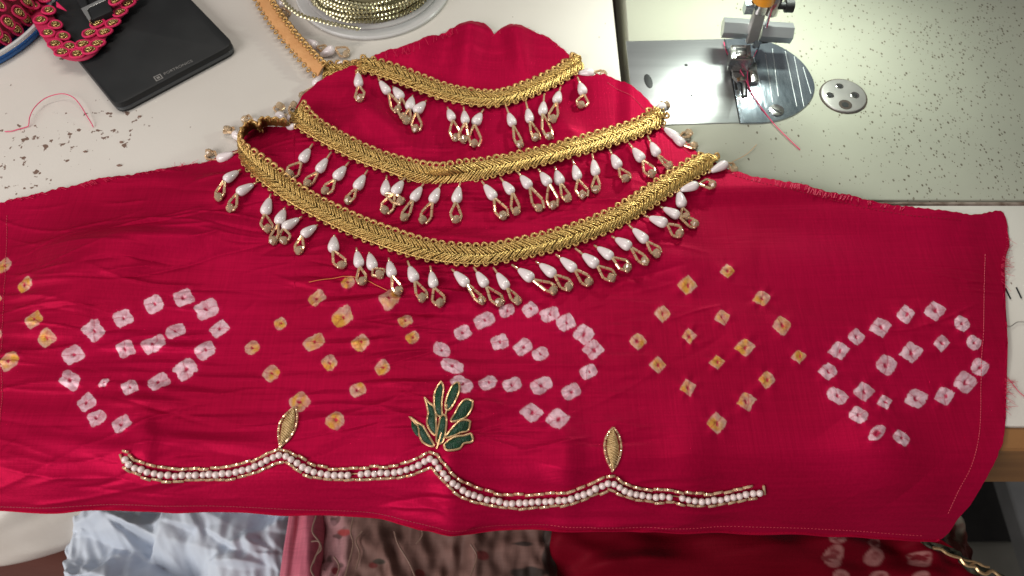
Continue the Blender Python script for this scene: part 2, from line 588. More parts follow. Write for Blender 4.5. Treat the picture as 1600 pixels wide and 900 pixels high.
extr("feed_dog", [(1160, 128), (1164.5, 128), (1165.5, 148), (1161.5, 149)], ZP + 0.0012, 0.0006, M_steel, npl, bevel=0.0002)
extr("plate_rim", [(1131.2, 60.5), (1132.6, 60.5), (1156.8, 192), (1155.8, 192)], ZP + 0.0003, 0.0006, M_black, npl, bevel=0.0)

# round inspection cover with four countersunk holes
icen = unproj(1318, 149.5, ZP)
ic = MB().lathe([(0.0138, -0.0008), (0.0140, 0.0), (0.0136, 0.0005), (0.0128, 0.0007), (0.0002, 0.0007)], 40, Matrix.Translation(icen)).build("inspection_cover", M_dull, sm)
MB().lathe([(0.0150, -0.0009), (0.0148, -0.0003), (0.0139, -0.0003)], 40, Matrix.Translation(icen)).build("cover_seat", M_gap, ic)
for (px, py, r, mat) in ((1312, 134.5, 0.0021, M_foot), (1297, 148.5, 0.0022, M_foot), (1336, 148.5, 0.0024, M_foot), (1321, 163.5, 0.0036, M_gap)):
    p = unproj(px, py, ZP + 0.0007)
    MB().lathe([(r * 1.15, 0.0), (r, 0.00018), (r * 0.75, 0.0001), (r * 0.7, 0.00012)], 18, Matrix.Translation(p)).build("countersunk_hole", mat, ic)
    MB().lathe([(r * 0.62, 0.0), (r * 0.6, 0.0002)], 14, Matrix.Translation(p + Vector((-0.0002, -0.0002, 0.0001)))).build("hole_bottom", M_black, ic)

# presser foot
foot = extr("presser_foot", [(1143, 97), (1182, 97), (1184, 112), (1186, 126), (1173, 128.5), (1171, 110), (1166, 110), (1165, 125), (1152, 127), (1145, 117)], 0.0056, 0.0028, M_foot, sm, bevel=0.0006)
extr("hinge_block", [(1142.5, 69), (1174, 69), (1175, 92), (1142, 92)], 0.0165, 0.0105, M_foot, foot, bevel=0.0012)
extr("hinge_window", [(1150, 74.5), (1166.5, 74.5), (1167, 86), (1150, 86)], 0.0168, 0.0006, M_black, foot, bevel=0.0002)
extr("hinge_tongue", [(1151, 79), (1165.5, 79), (1166, 88), (1151, 88)], 0.0178, 0.0014, M_foot, foot, bevel=0.0005)
MB().tube([unproj(1141, 94.5, 0.0095), unproj(1176, 94.5, 0.0095)], 0.0016, 10).build("hinge_pin", M_dull, foot)
MB().bar(unproj(1174, 63, 0.014), unproj(1187, 17, 0.040), 0.0072, 0.0050, up=(0, -1, 0.6), bevel=0.0005).build("foot_shank", M_dull, foot)
MB().tube([unproj(1179, 70.5, 0.016), unproj(1182, 69, 0.018)], 0.0022, 12).build("shank_screw", M_chrome, foot)
hb_a, hb_b = unproj(1129, 43, 0.020), unproj(1176, 46, 0.020)
MB().tube([hb_a, hb_b], 0.0062, 6).build("guide_bar", M_steel, sm, angle=20)
hb_c, hb_d = unproj(1188, 49, 0.020), unproj(1237, 52, 0.020)
MB().tube([hb_c, hb_d], 0.0062, 6).build("guide_bar", M_steel, sm, angle=20)
MB().tube([unproj(1190, 61, 0.012), unproj(1199, 60, 0.012)], 0.0030, 12).build("guide_bar_screw", M_black, sm)
# presser bar and needle bar go up into the head
pb = unproj(1187, 17, 0.040)
MB().tube([pb, (pb.x, pb.y, 0.139)], 0.0042, 18).build("presser_bar", M_foot, sm)
MB().tube([(pb.x, pb.y, 0.048), (pb.x, pb.y, 0.060)], 0.0068, 20).build("orange_guard", M_orange, sm)
MB().bar(unproj(1163, 12, 0.044), unproj(1176, 12, 0.044), 0.006, 0.007, bevel=0.001).build("clamp_screw", M_chrome, sm)
nb = unproj(1203, 22, 0.034)
MB().lathe([(0.0030, 0), (0.0043, 0.001), (0.0043, 0.012), (0.0036, 0.013), (0.0036, 0.105)], 18, Matrix.Translation(nb)).build("needle_bar", M_foot, sm)
MB().tube([unproj(1180, 91, 0.003), unproj(1184, 78, 0.009), nb + Vector((0, 0, 0.002))], [0.0003, 0.0006, 0.0008], 8).build("needle", M_chrome, sm)
kn = unproj(1216, 9, 0.042)
MB().tube([kn, kn + Vector((0.004, 0, 0)), kn + Vector((0.0042, 0, 0)), kn + Vector((0.009, 0, 0))], [0.0022, 0.0022, 0.0040, 0.0040], 12).build("needle_clamp_screw", M_black, sm)
# the head above (out of the picture, seen in the polished plate) with its lamp housing
MB().extrude([(0.118, 0.335), (0.30, 0.335), (0.30, 0.56), (0.118, 0.56)], 0.139, 0.30, 0.01).build("head", M_head, sm)
MB().extrude([(0.140, 0.407), (0.188, 0.407), (0.188, 0.434), (0.140, 0.434)], 0.1195, 0.1388, 0.0).build("lamp_housing", M_white, sm)

nt_pts = [(1206, 14, .043), (1199, 40, .027), (1189, 66, .013), (1181, 82, .008), (1170, 104, .0064), (1168, 122, .004), (1173, 142, .0034),
          (1188, 166, .0034), (1208, 192, .0026), (1228, 213, .0024), (1250, 234, .0022)]
th = MB().tube([unproj(*p) for p in catmull(nt_pts, 5)], 0.00032, 5).build("needle_thread", M_thread_pink)
tag(th, "pink sewing thread trailing from the needle over the polished plate", "thread")
th2 = MB().tube([unproj(*p) for p in catmull([(1131, 66, .0034), (1134, 78, .0045), (1141, 92, .006), (1150, 103, .0066), (1158, 112, .0066), (1166, 126, .0045), (1176, 148, .0034), (1192, 172, .0034)], 5)], 0.0003, 5).build("bobbin_thread", M_thread_pink)
tag(th2, "second pink thread passing left of the presser foot", "thread")

# ------------------------------------------------------------------ the crimson cloth: its surface
S_MIN, S_MAX = -0.20, 0.50
_ds = 0.0005
# cloth profile past the table edge
ss = np.arange(0, 0.20, _ds)
th_ = math.radians(68) * (1 - np.exp(-ss / 0.016))
oy = -np.cumsum(np.cos(th_)) * _ds
oz = -np.cumsum(np.sin(th_)) * _ds
prof_s = np.concatenate([-ss[::-1], np.arange(_ds, S_MAX, _ds)])
prof_y = np.concatenate([E_Y + oy[::-1], E_Y + np.arange(_ds, S_MAX, _ds)])
prof_z = np.concatenate([oz[::-1], np.zeros(len(np.arange(_ds, S_MAX, _ds)))])
prof_t = np.concatenate([th_[::-1], np.zeros(len(np.arange(_ds, S_MAX, _ds)))])
_w = prof_y * CP + (CAM_H - prof_z) * SP
prof_v = 450.0 - FOC * (prof_y * SP - (CAM_H - prof_z) * CP) / _w     # picture row, falls with s


def fft_noise(shape, sx, sy, seed):
    r = np.random.default_rng(seed).standard_normal(shape)
    fx = np.fft.fftfreq(shape[1])[None, :]
    fy = np.fft.fftfreq(shape[0])[:, None]
    flt = np.exp(-2 * (math.pi ** 2) * ((fx * sx) ** 2 + (fy * sy) ** 2))
    n = np.real(np.fft.ifft2(np.fft.fft2(r) * flt))
    return n / n.std()


RES = 0.0008
X0, X1, SS0, SS1 = -0.42, 0.42, -0.16, 0.44
GW, GH = int((X1 - X0) / RES), int((SS1 - SS0) / RES)
gX, gS = np.meshgrid(np.linspace(X0, X1, GW), np.linspace(SS0, SS1, GH))
q = 1 / RES


def sstep(a, b, x):
    t = np.clip((x - a) / (b - a), 0, 1)
    return t * t * (3 - 2 * t)


left = 1 - sstep(0.02, 0.16, gX)
flap = 1 - sstep(-0.03, 0.02, gS)
body = sstep(0.0, 0.02, gS) * (1 - sstep(0.17, 0.21, gS))
H = 0.0030 * fft_noise((GH, GW), 0.026 * q, 0.022 * q, 1)
H += 0.0007 * fft_noise((GH, GW), 0.009 * q, 0.020 * q, 2) * (0.5 + 0.5 * left)
fine = fft_noise((GH, GW), 0.017 * q, 0.0017 * q, 3)
fine = np.sign(fine) * np.abs(fine) ** 1.3
fmask = np.clip(0.55 + 0.6 * fft_noise((GH, GW), 0.03 * q, 0.02 * q, 4), 0, 1.4)
H += 0.00085 * fine * (0.10 + 0.90 * left) * fmask * (0.12 + 0.88 * body + 0.45 * flap)
med = fft_noise((GH, GW), 0.024 * q, 0.0042 * q, 5)
H += 0.00095 * med * (0.2 + 0.8 * left) * (1 - 0.75 * sstep(0.17, 0.21, gS))
_r = random.Random(5)
for k in range(520):
    # single straight creases, most of them across the left half
    xc = _r.uniform(-0.36, 0.10) if k < 430 else _r.uniform(0.05, 0.34)
    sc0 = _r.uniform(-0.05, 0.19)
    ln, wd_ = _r.uniform(0.006, 0.032), _r.uniform(0.0006, 0.0016)
    an = _r.gauss(0.0, 0.16) + (0.25 if _r.random() < 0.2 else 0)
    am = _r.uniform(0.0004, 0.0011) * (1 if k < 430 else 0.6) * _r.choice((1, 1, -1))
    j0, j1 = int((xc - ln * 1.6 - X0) / RES), int((xc + ln * 1.6 - X0) / RES)
    hgt = ln * 1.6 * abs(math.sin(an)) + wd_ * 5
    i0, i1 = int((sc0 - hgt - SS0) / RES), int((sc0 + hgt - SS0) / RES)
    j0, j1, i0, i1 = max(j0, 0), min(j1, GW), max(i0, 0), min(i1, GH)
    if j1 <= j0 or i1 <= i0:
        continue
    dx, dy = gX[i0:i1, j0:j1] - xc, gS[i0:i1, j0:j1] - sc0
    u_, v_ = dx * math.cos(an) + dy * math.sin(an), -dx * math.sin(an) + dy * math.cos(an)
    v_ = v_ + 0.15 * u_ * u_ / ln * _r.uniform(-1, 1)
    H[i0:i1, j0:j1] += am * np.exp(-(u_ / ln) ** 4) * np.exp(-np.abs(v_ / wd_) ** 1.5)
H += flap * (0.0022 * fft_noise((GH, GW), 0.020 * q, 0.05 * q, 6))
H -= H.min() * 0.0
H = 0.0007 + 0.0018 * np.logaddexp(0, (H + 0.0008) / 0.0018)


def hgrid(X, S):
    fx = np.clip((X - X0) / (X1 - X0) * (GW - 1), 0, GW - 1.001)
    fy = np.clip((S - SS0) / (SS1 - SS0) * (GH - 1), 0, GH - 1.001)
    ix, iy = fx.astype(int), fy.astype(int)
    tx, ty = fx - ix, fy - iy
    return (H[iy, ix] * (1 - tx) * (1 - ty) + H[iy, ix + 1] * tx * (1 - ty) + H[iy + 1, ix] * (1 - tx) * ty + H[iy + 1, ix + 1] * tx * ty)


# tie-dye spots: x, y, half width, half height, tilt (deg), kind, squareness
DOTS = []


def dots(lst, kind, rx, ry, rot, n, jit=0.12):
    for d in lst:
        k = d[2] if len(d) > 2 else 1.0
        DOTS.append((d[0], d[1], rx * 0.90 * k * random.uniform(1 - jit, 1 + jit), ry * 0.92 * k * random.uniform(1 - jit, 1 + jit), rot + random.uniform(-9, 9), kind, n * random.uniform(0.85, 1.15), random.random()))


dots([(8, 417, .9), (49, 454), (63, 508, 1.1), (80, 535), (22, 570, 1.05), (-2, 527, .8), (-2, 471, .6)], 'y', 16, 11, 33, 4.0)
dots([(439, 507, .75), (395, 545, .85), (425, 585, .95), (492, 537, 1.1), (497, 470), (536, 499, 1.15), (565, 540), (516, 569, .9), (599, 579, .9),
      (560, 612), (526, 661, 1.12), (469, 630, 1.1), (611, 474, 1.15), (635, 507, .9), (646, 533, .85), (546, 447, .7)], 'y', 15, 12, 32, 3.2)
dots([(152, 522, 1.1), (197, 502), (245, 481, 1.1), (291, 471, 1.1), (325, 486, 1.1), (344, 515), (277, 520), (244, 542, 1.1), (200, 549), (119, 559),
      (323, 550), (292, 580, 1.1), (251, 600, 1.05), (208, 610, .95), (141, 633, .95), (157, 657), (195, 667, .9)], 'w', 16.5, 12, 32, 4.5)
dots([(116, 599, 1.1)], 'w', 16.5, 12, -40, 4.5)
dots([(168, 603, .6)], 'w', 18, 10, 30, 1.6)
dots([(757, 502), (792, 487, .9), (828, 485, .9), (859, 493), (884, 506), (723, 522), (781, 536), (817, 544), (844, 555, .9), (763, 603, 1.05), (800, 605, .95), (846, 605, 1.15),
      (892, 614, .95), (919, 583, .9)], 'w', 16, 12, 27, 3.4)
dots([(912, 524), (927, 548, .9), (831, 648), (871, 658, 1.15)], 'w', 20, 18, 4, 1.12)
dots([(691, 550, .9), (707, 576, 1.05), (723, 606, 1.0)], 'w', 18, 12, -28, 2.6)
dots([(1135, 427, .85), (1073, 449, 1.1), (1189, 469), (1035, 492), (1127, 499, .9), (1219, 513, 1.1), (1076, 527, .9), (996, 535, .9), (1162, 546, 1.05), (1246, 560, .9), (1027, 572, 1.05),
      (1119, 568, .85), (1197, 595, 1.05), (1074, 607), (1166, 628, 1.1), (1119, 663, 1.05)], 'y', 16, 15, 6, 1.15)
dots([(1454, 492, 1.1), (1411, 496), (1373, 514), (1336, 529, .9), (1309, 550, .95), (1292, 583), (1421, 553, 1.25), (1467, 540, .9), (1383, 572, 1.15), (1346, 615), (1378, 632, .85), (1429, 625, 1.1), (1474, 620),
      (1506, 599, 1.1)], 'w', 17.5, 15.5, 10, 1.28)
dots([(1496, 512), (1516, 540, .8), (1528, 576), (1305, 622, 1.1), (1336, 653), (1401, 690, .95)], 'w', 16, 12, -35, 3.0)
dots([(1362, 683)], 'h', 17, 10, 52, 2.0)


def local(d, px, py):
    c, s = math.cos(math.radians(d[4])), math.sin(math.radians(d[4]))
    dx, dy = px - d[0], -(py - d[1])
    return (dx * c + dy * s) / d[2], (-dx * s + dy * c) / d[3]


def features(px, py):
    """relief known from the picture, in metres"""
    h = np.zeros_like(px)
    # notch and valley in the top lobe
    f = sstep(40, 60, py) * (1 - sstep(70, 150, py))
    h += f * (0.0065 * np.exp(-((px - 735 + 0.12 * (py - 60)) / 22) ** 2) + 0.0060 * np.exp(-((px - 806 - 0.2 * (py - 60)) / 20) ** 2) + 0.003 * np.exp(-((px - 660 + 0.3 * (py - 90)) / 26) ** 2))
    # soft folds running down from the neck
    for (x0, y0, x1, y1, wd, am) in ((545, 150, 640, 230, 20, .0022), (720, 165, 735, 260, 16, .0018), (850, 170, 900, 230, 20, .0024), (560, 190, 520, 230, 18, .0018),
                                     (700, 660, 705, 800, 22, .0012), (880, 650, 884, 790, 26, .0016), (1085, 650, 1065, 780, 40, .0012), (230, 650, 238, 720, 16, .0014),
                                     (1330, 640, 1420, 760, 60, .0028), (1180, 400, 1500, 440, 45, .0018), (1090, 300, 1500, 360, 35, .0020), (60, 420, 330, 380, 30, .0018),
                                     (20, 600, 200, 590, 22, .0014), (250, 690, 430, 700, 10, .0010), (60, 690, 360, 730, 14, .0012)):
        L2 = (x1 - x0) ** 2 + (y1 - y0) ** 2
        t = np.clip(((px - x0) * (x1 - x0) + (py - y0) * (y1 - y0)) / L2, 0, 1)
        d2 = (px - x0 - t * (x1 - x0)) ** 2 + (py - y0 - t * (y1 - y0)) ** 2
        h += 1.9 * am * np.exp(-d2 / wd ** 2) * (0.4 + 0.6 * np.sin(np.pi * np.clip(t, 0.02, 0.98)))
    # puckers where the spots were tied
    for d in DOTS:
        m = (np.abs(px - d[0]) < 48) & (np.abs(py - d[1]) < 40)
        if not m.any():
            continue
        u, v = local(d, px[m], py[m])
        r = np.sqrt(u * u + v * v)
        an = np.arctan2(v, u)
        k = 3 + int(d[7] * 3)
        h[m] += 0.00065 * np.exp(-(r / 0.9) ** 2) - 0.00065 * np.exp(-(r / 0.25) ** 2) + 0.00022 * np.sin(k * an + d[7] * 9) * np.exp(-((r - 1.0) / 0.7) ** 2) * np.clip(r, 0, 1)
    return h


def surf(px, py, lift=0.0):
    px = np.asarray(px, float)
    py = np.asarray(py, float)
    S = np.interp(-py, -prof_v[::1], prof_s) if prof_v[0] > prof_v[-1] else np.interp(py, prof_v, prof_s)
    Yb, Zb, T = np.interp(S, prof_s, prof_y), np.interp(S, prof_s, prof_z), np.interp(S, prof_s, prof_t)
    w = Yb * CP + (CAM_H - Zb) * SP
    X = (px - 800.0) * w / FOC
    h = hgrid(X, S) + features(px, py) + lift
    # over the machine bed the cloth lies a little higher
    h = h + 0.0030 * sstep(960, 985, px) * (1 - sstep(300, 330, py))
    return np.stack([X, Yb - np.sin(T) * h, Zb + np.cos(T) * h], -1)


TOP = [(-45, 336), (5, 320), (70, 306), (150, 290), (230, 275), (300, 258), (345, 247), (378, 240), (383, 222), (392, 210), (420, 204), (450, 206), (462, 196), (464, 180), (475, 159), (500, 138), (530, 124),
       (556, 117), (590, 102), (620, 92), (660, 78), (700, 58), (722, 48), (735, 43), (757, 46), (765, 53), (772, 61), (782, 53), (799, 42), (812, 43), (822, 51), (840, 57), (858, 63), (880, 82), (893, 95), (905, 118),
       (914, 125), (940, 124), (970, 133), (1000, 155), (1018, 172), (1030, 200), (1050, 210), (1075, 232), (1092, 250), (1118, 262), (1135, 272), (1170, 284), (1230, 297), (1290, 310), (1380, 325),
       (1440, 334), (1500, 338), (1540, 335), (1562, 331), (1567, 334), (1572, 350), (1576, 385)]
BOT = [(-45, 790), (0, 791), (120, 791), (250, 793), (400, 799), (500, 801), (600, 804), (690, 812), (740, 815), (800, 814), (900, 815), (1000, 818), (1100, 822), (1200, 827), (1300, 833), (1400, 839), (1462, 842),
       (1471, 838), (1482, 828), (1495, 807), (1515, 786), (1540, 746), (1558, 713), (1567, 690), (1572, 640), (1576, 430)]
NC, NR = 1480, 520
cpx = np.linspace(-45, 1576, NC)
frayn = fft_noise((1, NC), 2.0, 1, 21)[0] * 0.7 + fft_noise((1, NC), 12.0, 1, 22)[0] * 0.9
ctop = np.interp(cpx, *zip(*TOP)) + frayn * np.where((cpx > 350) & (cpx < 480), 0.2, 1)
cbot = np.interp(cpx, *zip(*BOT)) + fft_noise((1, NC), 18.0, 1, 23)[0] * 0.8
tt_ = np.linspace(0, 1, NR)[:, None]
GPX = np.repeat(cpx[None, :], NR, 0)
GPY = ctop[None, :] * (1 - tt_) + cbot[None, :] * tt_
# the right-hand cut edge is not straight
dl = np.interp(GPY, [330, 385, 410, 480, 560, 640, 720], [0, 0, -8, -6, -3, -1, 0]) + np.interp(GPY, np.arange(300, 860, 7), RNG.normal(0, 0.8, 80))
GPX = GPX + dl * sstep(1480, 1576, GPX)
P = surf(GPX, GPY)

# dye
n1 = fft_noise((NR, NC), 3, 3, 31)
n2 = fft_noise((NR, NC), 1.2, 1.2, 32)
n3 = fft_noise((NR, NC), 60, 30, 33)
base = np.array([0.39, 0.0034, 0.0395])
base2 = np.array([0.345, 0.0032, 0.033])
col = base[None, None] + (base2 - base)[None, None] * np.clip(0.5 + 0.5 * n3, 0, 1)[..., None]
WHITE = np.array([0.70, 0.46, 0.525])
YEL = np.array([0.60, 0.30, 0.055])
CREAM = np.array([0.62, 0.38, 0.30])
for d in DOTS:
    m = (np.abs(GPX - d[0]) < 55) & (np.abs(GPY - d[1]) < 45)
    if not m.any():
        continue
    u, v = local(d, GPX[m], GPY[m])
    nn, nf = n1[m], n2[m]
    r = (np.abs(u) ** d[6] + np.abs(v) ** d[6]) ** (1 / d[6]) + 0.028 * nn + 0.035 * nf
    inside = 1 - sstep(0.955, 1.03, r)
    halo = (1 - sstep(0.95, 1.45, r)) * 0.12
    hole = 1.0 * np.exp(-((u - 0.08 * nn) / (0.15 if d[5] != 'h' else 0.30)) ** 4 - ((v + 0.1 * d[7]) / (0.26 if d[5] != 'h' else 0.6)) ** 4)
    line = np.zeros_like(u)
    for kk in range(2):
        al = 0.75 * (1 if d[7] > 0.5 else -1) + 0.5 * math.sin(d[7] * 40) + kk * (1.2 + d[7])
        dist = u * math.sin(al) - v * math.cos(al) + 0.06 * nn + 0.10 * math.sin(kk * 3 + d[7] * 20)
        along = u * math.cos(al) + v * math.sin(al)
        line = np.maximum(line, np.exp(-(dist / 0.055) ** 2) * (sstep(-0.1, 0.2, along) * 0.35 if kk else 0.55))
    mot = np.clip(0.10 * nf + 0.10 * nn, -0.28, 0.12)
    amt = np.clip(inside * (1 - hole * 0.95) * (1 - line) * (0.88 + mot), 0, 1)
    if d[5] == 'y':
        mixy = np.clip(0.62 - 0.55 * u * (1 if d[7] > 0.4 else -0.4) + 0.30 * nn - 0.5 * sstep(0.65, 1.0, r), 0.05, 1)[:, None]
        cc = CREAM[None] * (1 - mixy) + YEL[None] * mixy
    else:
        cc = np.repeat(WHITE[None], len(u), 0) * (1 + 0.05 * nn[:, None])
    c0 = col[m]
    pinkh = np.array([0.62, 0.02, 0.13])
    c0 = c0 * (1 - halo[:, None]) + pinkh[None] * halo[:, None]
    col[m] = c0 * (1 - amt[:, None]) + cc * amt[:, None]
col = np.clip(col, 0, 1)

# ------------------------------------------------------------------ the crimson cloth: objects
rootp = unproj(760, 500)
cloth = empty("blouse_panel", (rootp.x, rootp.y, 0.0), "crimson tie-dyed blouse panel with white and yellow spots and beaded border", "cloth")


def dye_mesh(name, P, col):
    me = grid_mesh(name, P)
    at = me.color_attributes.new("dye", 'FLOAT_COLOR', 'POINT')
    rgba = np.ones((P.shape[0] * P.shape[1], 4), np.float32)
    rgba[:, :3] = col.reshape(-1, 3)
    at.data.foreach_set("color", rgba.ravel())
    return me


link("dyed_cloth", dye_mesh("dyed_cloth", P, col), M_cloth, cloth)
# rolled hem along the lower edge
hx = np.linspace(-45, 1466, 300)
hy = np.interp(hx, *zip(*BOT))
hp = surf(hx, np.interp(hx, cpx, cbot) - 0.5, 0.0)
MB().tube([Vector(p) for p in hp], 0.0007, 6).build("rolled_hem", M_hem, cloth)


def stitches(name, pts, mat, gap=4.2, length=2.6, r=0.00016, lift=0.0001):
    path = catmull(pts, 12)
    seg = np.linalg.norm(np.diff(path, axis=0), axis=1)
    cum = np.concatenate([[0], np.cumsum(seg)])
    mb = MB()
    s = 0.0
    while s + length < cum[-1]:
        a = [np.interp(s, cum, path[:, k]) for k in (0, 1)]
        b = [np.interp(s + length, cum, path[:, k]) for k in (0, 1)]
        p = surf([a[0], (a[0] + b[0]) / 2, b[0]], [a[1], (a[1] + b[1]) / 2, b[1]], lift)
        p[1] += np.array([0, 0, 0.00012])
        mb.tube([Vector(x) for x in p], r, 4, cap=False)
        s += gap * random.uniform(0.9, 1.1)
    o = mb.build(name, mat, cloth)
    o["kind"] = "stuff"
    return o


M_stitch = pm("stitch_thread", (0.62, 0.05, 0.09), rough=0.6)
M_stitchd = pm("hem_stitch_thread", (0.34, 0.004, 0.03), rough=0.6)
stitches("hem_stitching", [(-40, 782), (100, 783), (250, 785), (420, 791), (560, 796), (650, 801), (740, 806), (860, 806)], M_stitchd, gap=5, length=3.6)
stitches("hem_stitching", [(860, 806), (1000, 810), (1200, 818), (1330, 826), (1440, 833)], M_stitch, gap=5.5, length=2.6)
stitches("side_stitching", [(1537, 400), (1532, 470), (1530, 560), (1531, 640), (1527, 690), (1515, 730), (1495, 765), (1478, 800)], M_stitch)
stitches("side_stitching", [(14, 340), (11, 430), (9, 520), (8, 640), (4, 700)], M_stitch)
stitches("shoulder_stitching", [(948, 136), (985, 160), (1006, 180), (1016, 186)], M_stitch, gap=3.6, length=3)
stitches("shoulder_stitching", [(1036, 214), (1062, 236), (1080, 252)], M_stitch, gap=3.6, length=3)
stitches("shoulder_stitching", [(1145, 284), (1200, 300), (1300, 322), (1420, 345), (1500, 350)], M_stitchd, gap=6, length=3)

# loose yarns along the raw edges
fray = MB()
for k in range(230):
    x = random.choice([random.uniform(1130, 1420), random.uniform(0, 360), random.uniform(600, 880), random.uniform(1130, 1330)])
    y = float(np.interp(x, cpx, ctop))
    L = random.uniform(3, 13)
    an = random.uniform(-2.6, -0.5) if x < 1000 else random.uniform(-1.1, -0.15)
    b0 = surf([x], [y + 1.5], 0.0)[0]
    p1 = (x + math.cos(an) * L * 0.5, y + math.sin(an) * L * 0.35)
    p2 = (x + math.cos(an + random.uniform(-.5, .5)) * L, y + math.sin(an) * L * 0.75)
    z = b0[2]
    fray.tube([Vector(b0), unproj(*p1, z + 0.0006), unproj(*p2, max(0.0022, z - 0.0008))], [0.00014, 0.00012, 0.00008], 3, cap=False)
for k in range(60):
    y = random.choice([random.uniform(360, 440), random.uniform(590, 650), random.uniform(400, 430)])
    x = 1573 + float(np.interp(y, [330, 385, 410, 480, 560, 640, 720], [0, 0, -8, -6, -3, -1, 0]))
    L = random.uniform(4, 22)
    an = random.uniform(-0.6, 0.9)
    fray.tube([unproj(x - 1, y, 0.002), unproj(x + L * .5 * math.cos(an), y + L * .5 * math.sin(an) + random.uniform(-2, 2), 0.0018), unproj(x + L * math.cos(an), y + L * math.sin(an), 0.0006)], [0.00013, 0.0001, 0.00007], 3, cap=False)
o = fray.build("frayed_yarns", M_thread_red, cloth)
o["kind"] = "stuff"

# ---- beaded border
border_px = [(206, 719), (218, 727), (235, 732), (256, 737), (282, 739), (312, 739), (342, 738), (370, 736), (395, 730), (418, 721), (438, 713),
             (447, 714), (462, 720), (476, 728), (492, 735), (516, 739), (546, 739), (566, 738), (592, 737), (616, 736), (640, 731), (660, 724), (674, 718),
             (682, 722), (692, 733), (708, 746), (725, 757), (745, 766), (771, 772), (800, 775), (830, 774), (860, 771), (890, 766), (915, 760), (936, 753), (950, 748),
             (958, 749), (970, 757), (986, 763), (1010, 767), (1035, 768), (1052, 768), (1068, 771), (1092, 774), (1120, 774), (1150, 770), (1170, 767), (1186, 765)]
path = catmull(border_px, 10)


def polyline3(path, lift):
    return surf(path[:, 0], path[:, 1], lift)


def resample(p3, step, jitter=0.0):
    seg = np.linalg.norm(np.diff(p3, axis=0), axis=1)
    cum = np.concatenate([[0], np.cumsum(seg)])
    out, s = [], 0.0
    while s < cum[-1]:
        out.append(Vector([np.interp(s, cum, p3[:, k]) for k in range(3)]))
        s += step * random.uniform(1 - jitter, 1 + jitter)
    return out


mid3 = polyline3(path, 0.0004)
bord = MB().tube(resample(mid3, 0.003), 0.0003, 4).build("bead_border", M_zari, cloth)
seed_me = MB().lathe([(0.0001, -0.00158), (0.0008, -0.00138), (0.00140, -0.00075), (0.00158, 0), (0.00140, 0.00075), (0.0008, 0.00138), (0.0001, 0.00158)], 12).mesh("pearl_bead")
bug_me = MB().lathe([(0.00036, -0.5), (0.00064, -0.47), (0.00064, 0.47), (0.00036, 0.5)], 6).mesh("bugle_bead", angle=30)
mid_l = polyline3(path, 0.0016)
for p in resample(mid_l, 0.00315, 0.03):
    if random.random() < 0.012:
        continue
    k = random.uniform(0.98, 1.12)
    link("pearl_bead", seed_me, M_seed, bord, Matrix.Translation(p + Vector((random.uniform(-.0002, .0002), random.uniform(-.0003, .0003), 0))) @ Matrix.Diagonal((k, k, k, 1)))
# bugle rows on each side
tan = np.gradient(path, axis=0)
tan = tan / np.linalg.norm(tan, axis=1)[:, None]
ker = np.ones(9) / 9
nx = np.convolve(np.pad(-tan[:, 1], 4, mode='edge'), ker, mode='valid')
ny = np.convolve(np.pad(tan[:, 0], 4, mode='edge'), ker, mode='valid')
for sgn, off in ((-1, 9.2), (1, 8.8)):
    pp = np.stack([path[:, 0] + sgn * off * nx, path[:, 1] + sgn * off * ny * 0.95], -1)
    p3 = polyline3(pp, 0.0009)
    pts = resample(p3, 0.0050, 0.06)
    for a, b in zip(pts[:-1], pts[1:]):
        d = b - a
        if d.length < 0.002:
            continue
        c = (a + b) / 2 + Vector((random.uniform(-.0003, .0003), random.uniform(-.0005, .0005), 0))
        d = d.normalized() + Vector((random.uniform(-.08, .08), random.uniform(-.08, .08), 0))
        rot = d.to_track_quat('Z', 'Y').to_matrix().to_4x4()
        link("bugle_bead", bug_me, M_bugle, bord, Matrix.Translation(c) @ rot @ Matrix.Diagonal((1.05, 1.05, 0.0051 * random.uniform(0.88, 1.0), 1)))
# caps closing the two ends
for (a, b) in (((197, 712), (203, 724)), ((1191, 755), (1193, 770)), ((201, 709), (212, 711))):
    pa, pb_ = [Vector(x) for x in surf([a[0], b[0]], [a[1], b[1]], 0.0009)]
    rot = (pb_ - pa).to_track_quat('Z', 'Y').to_matrix().to_4x4()
    link("bugle_bead", bug_me, M_bugle, bord, Matrix.Translation((pa + pb_) / 2) @ rot @ Matrix.Diagonal((1, 1, (pb_ - pa).length * 0.9, 1)))

# ---- two gold leaf motifs


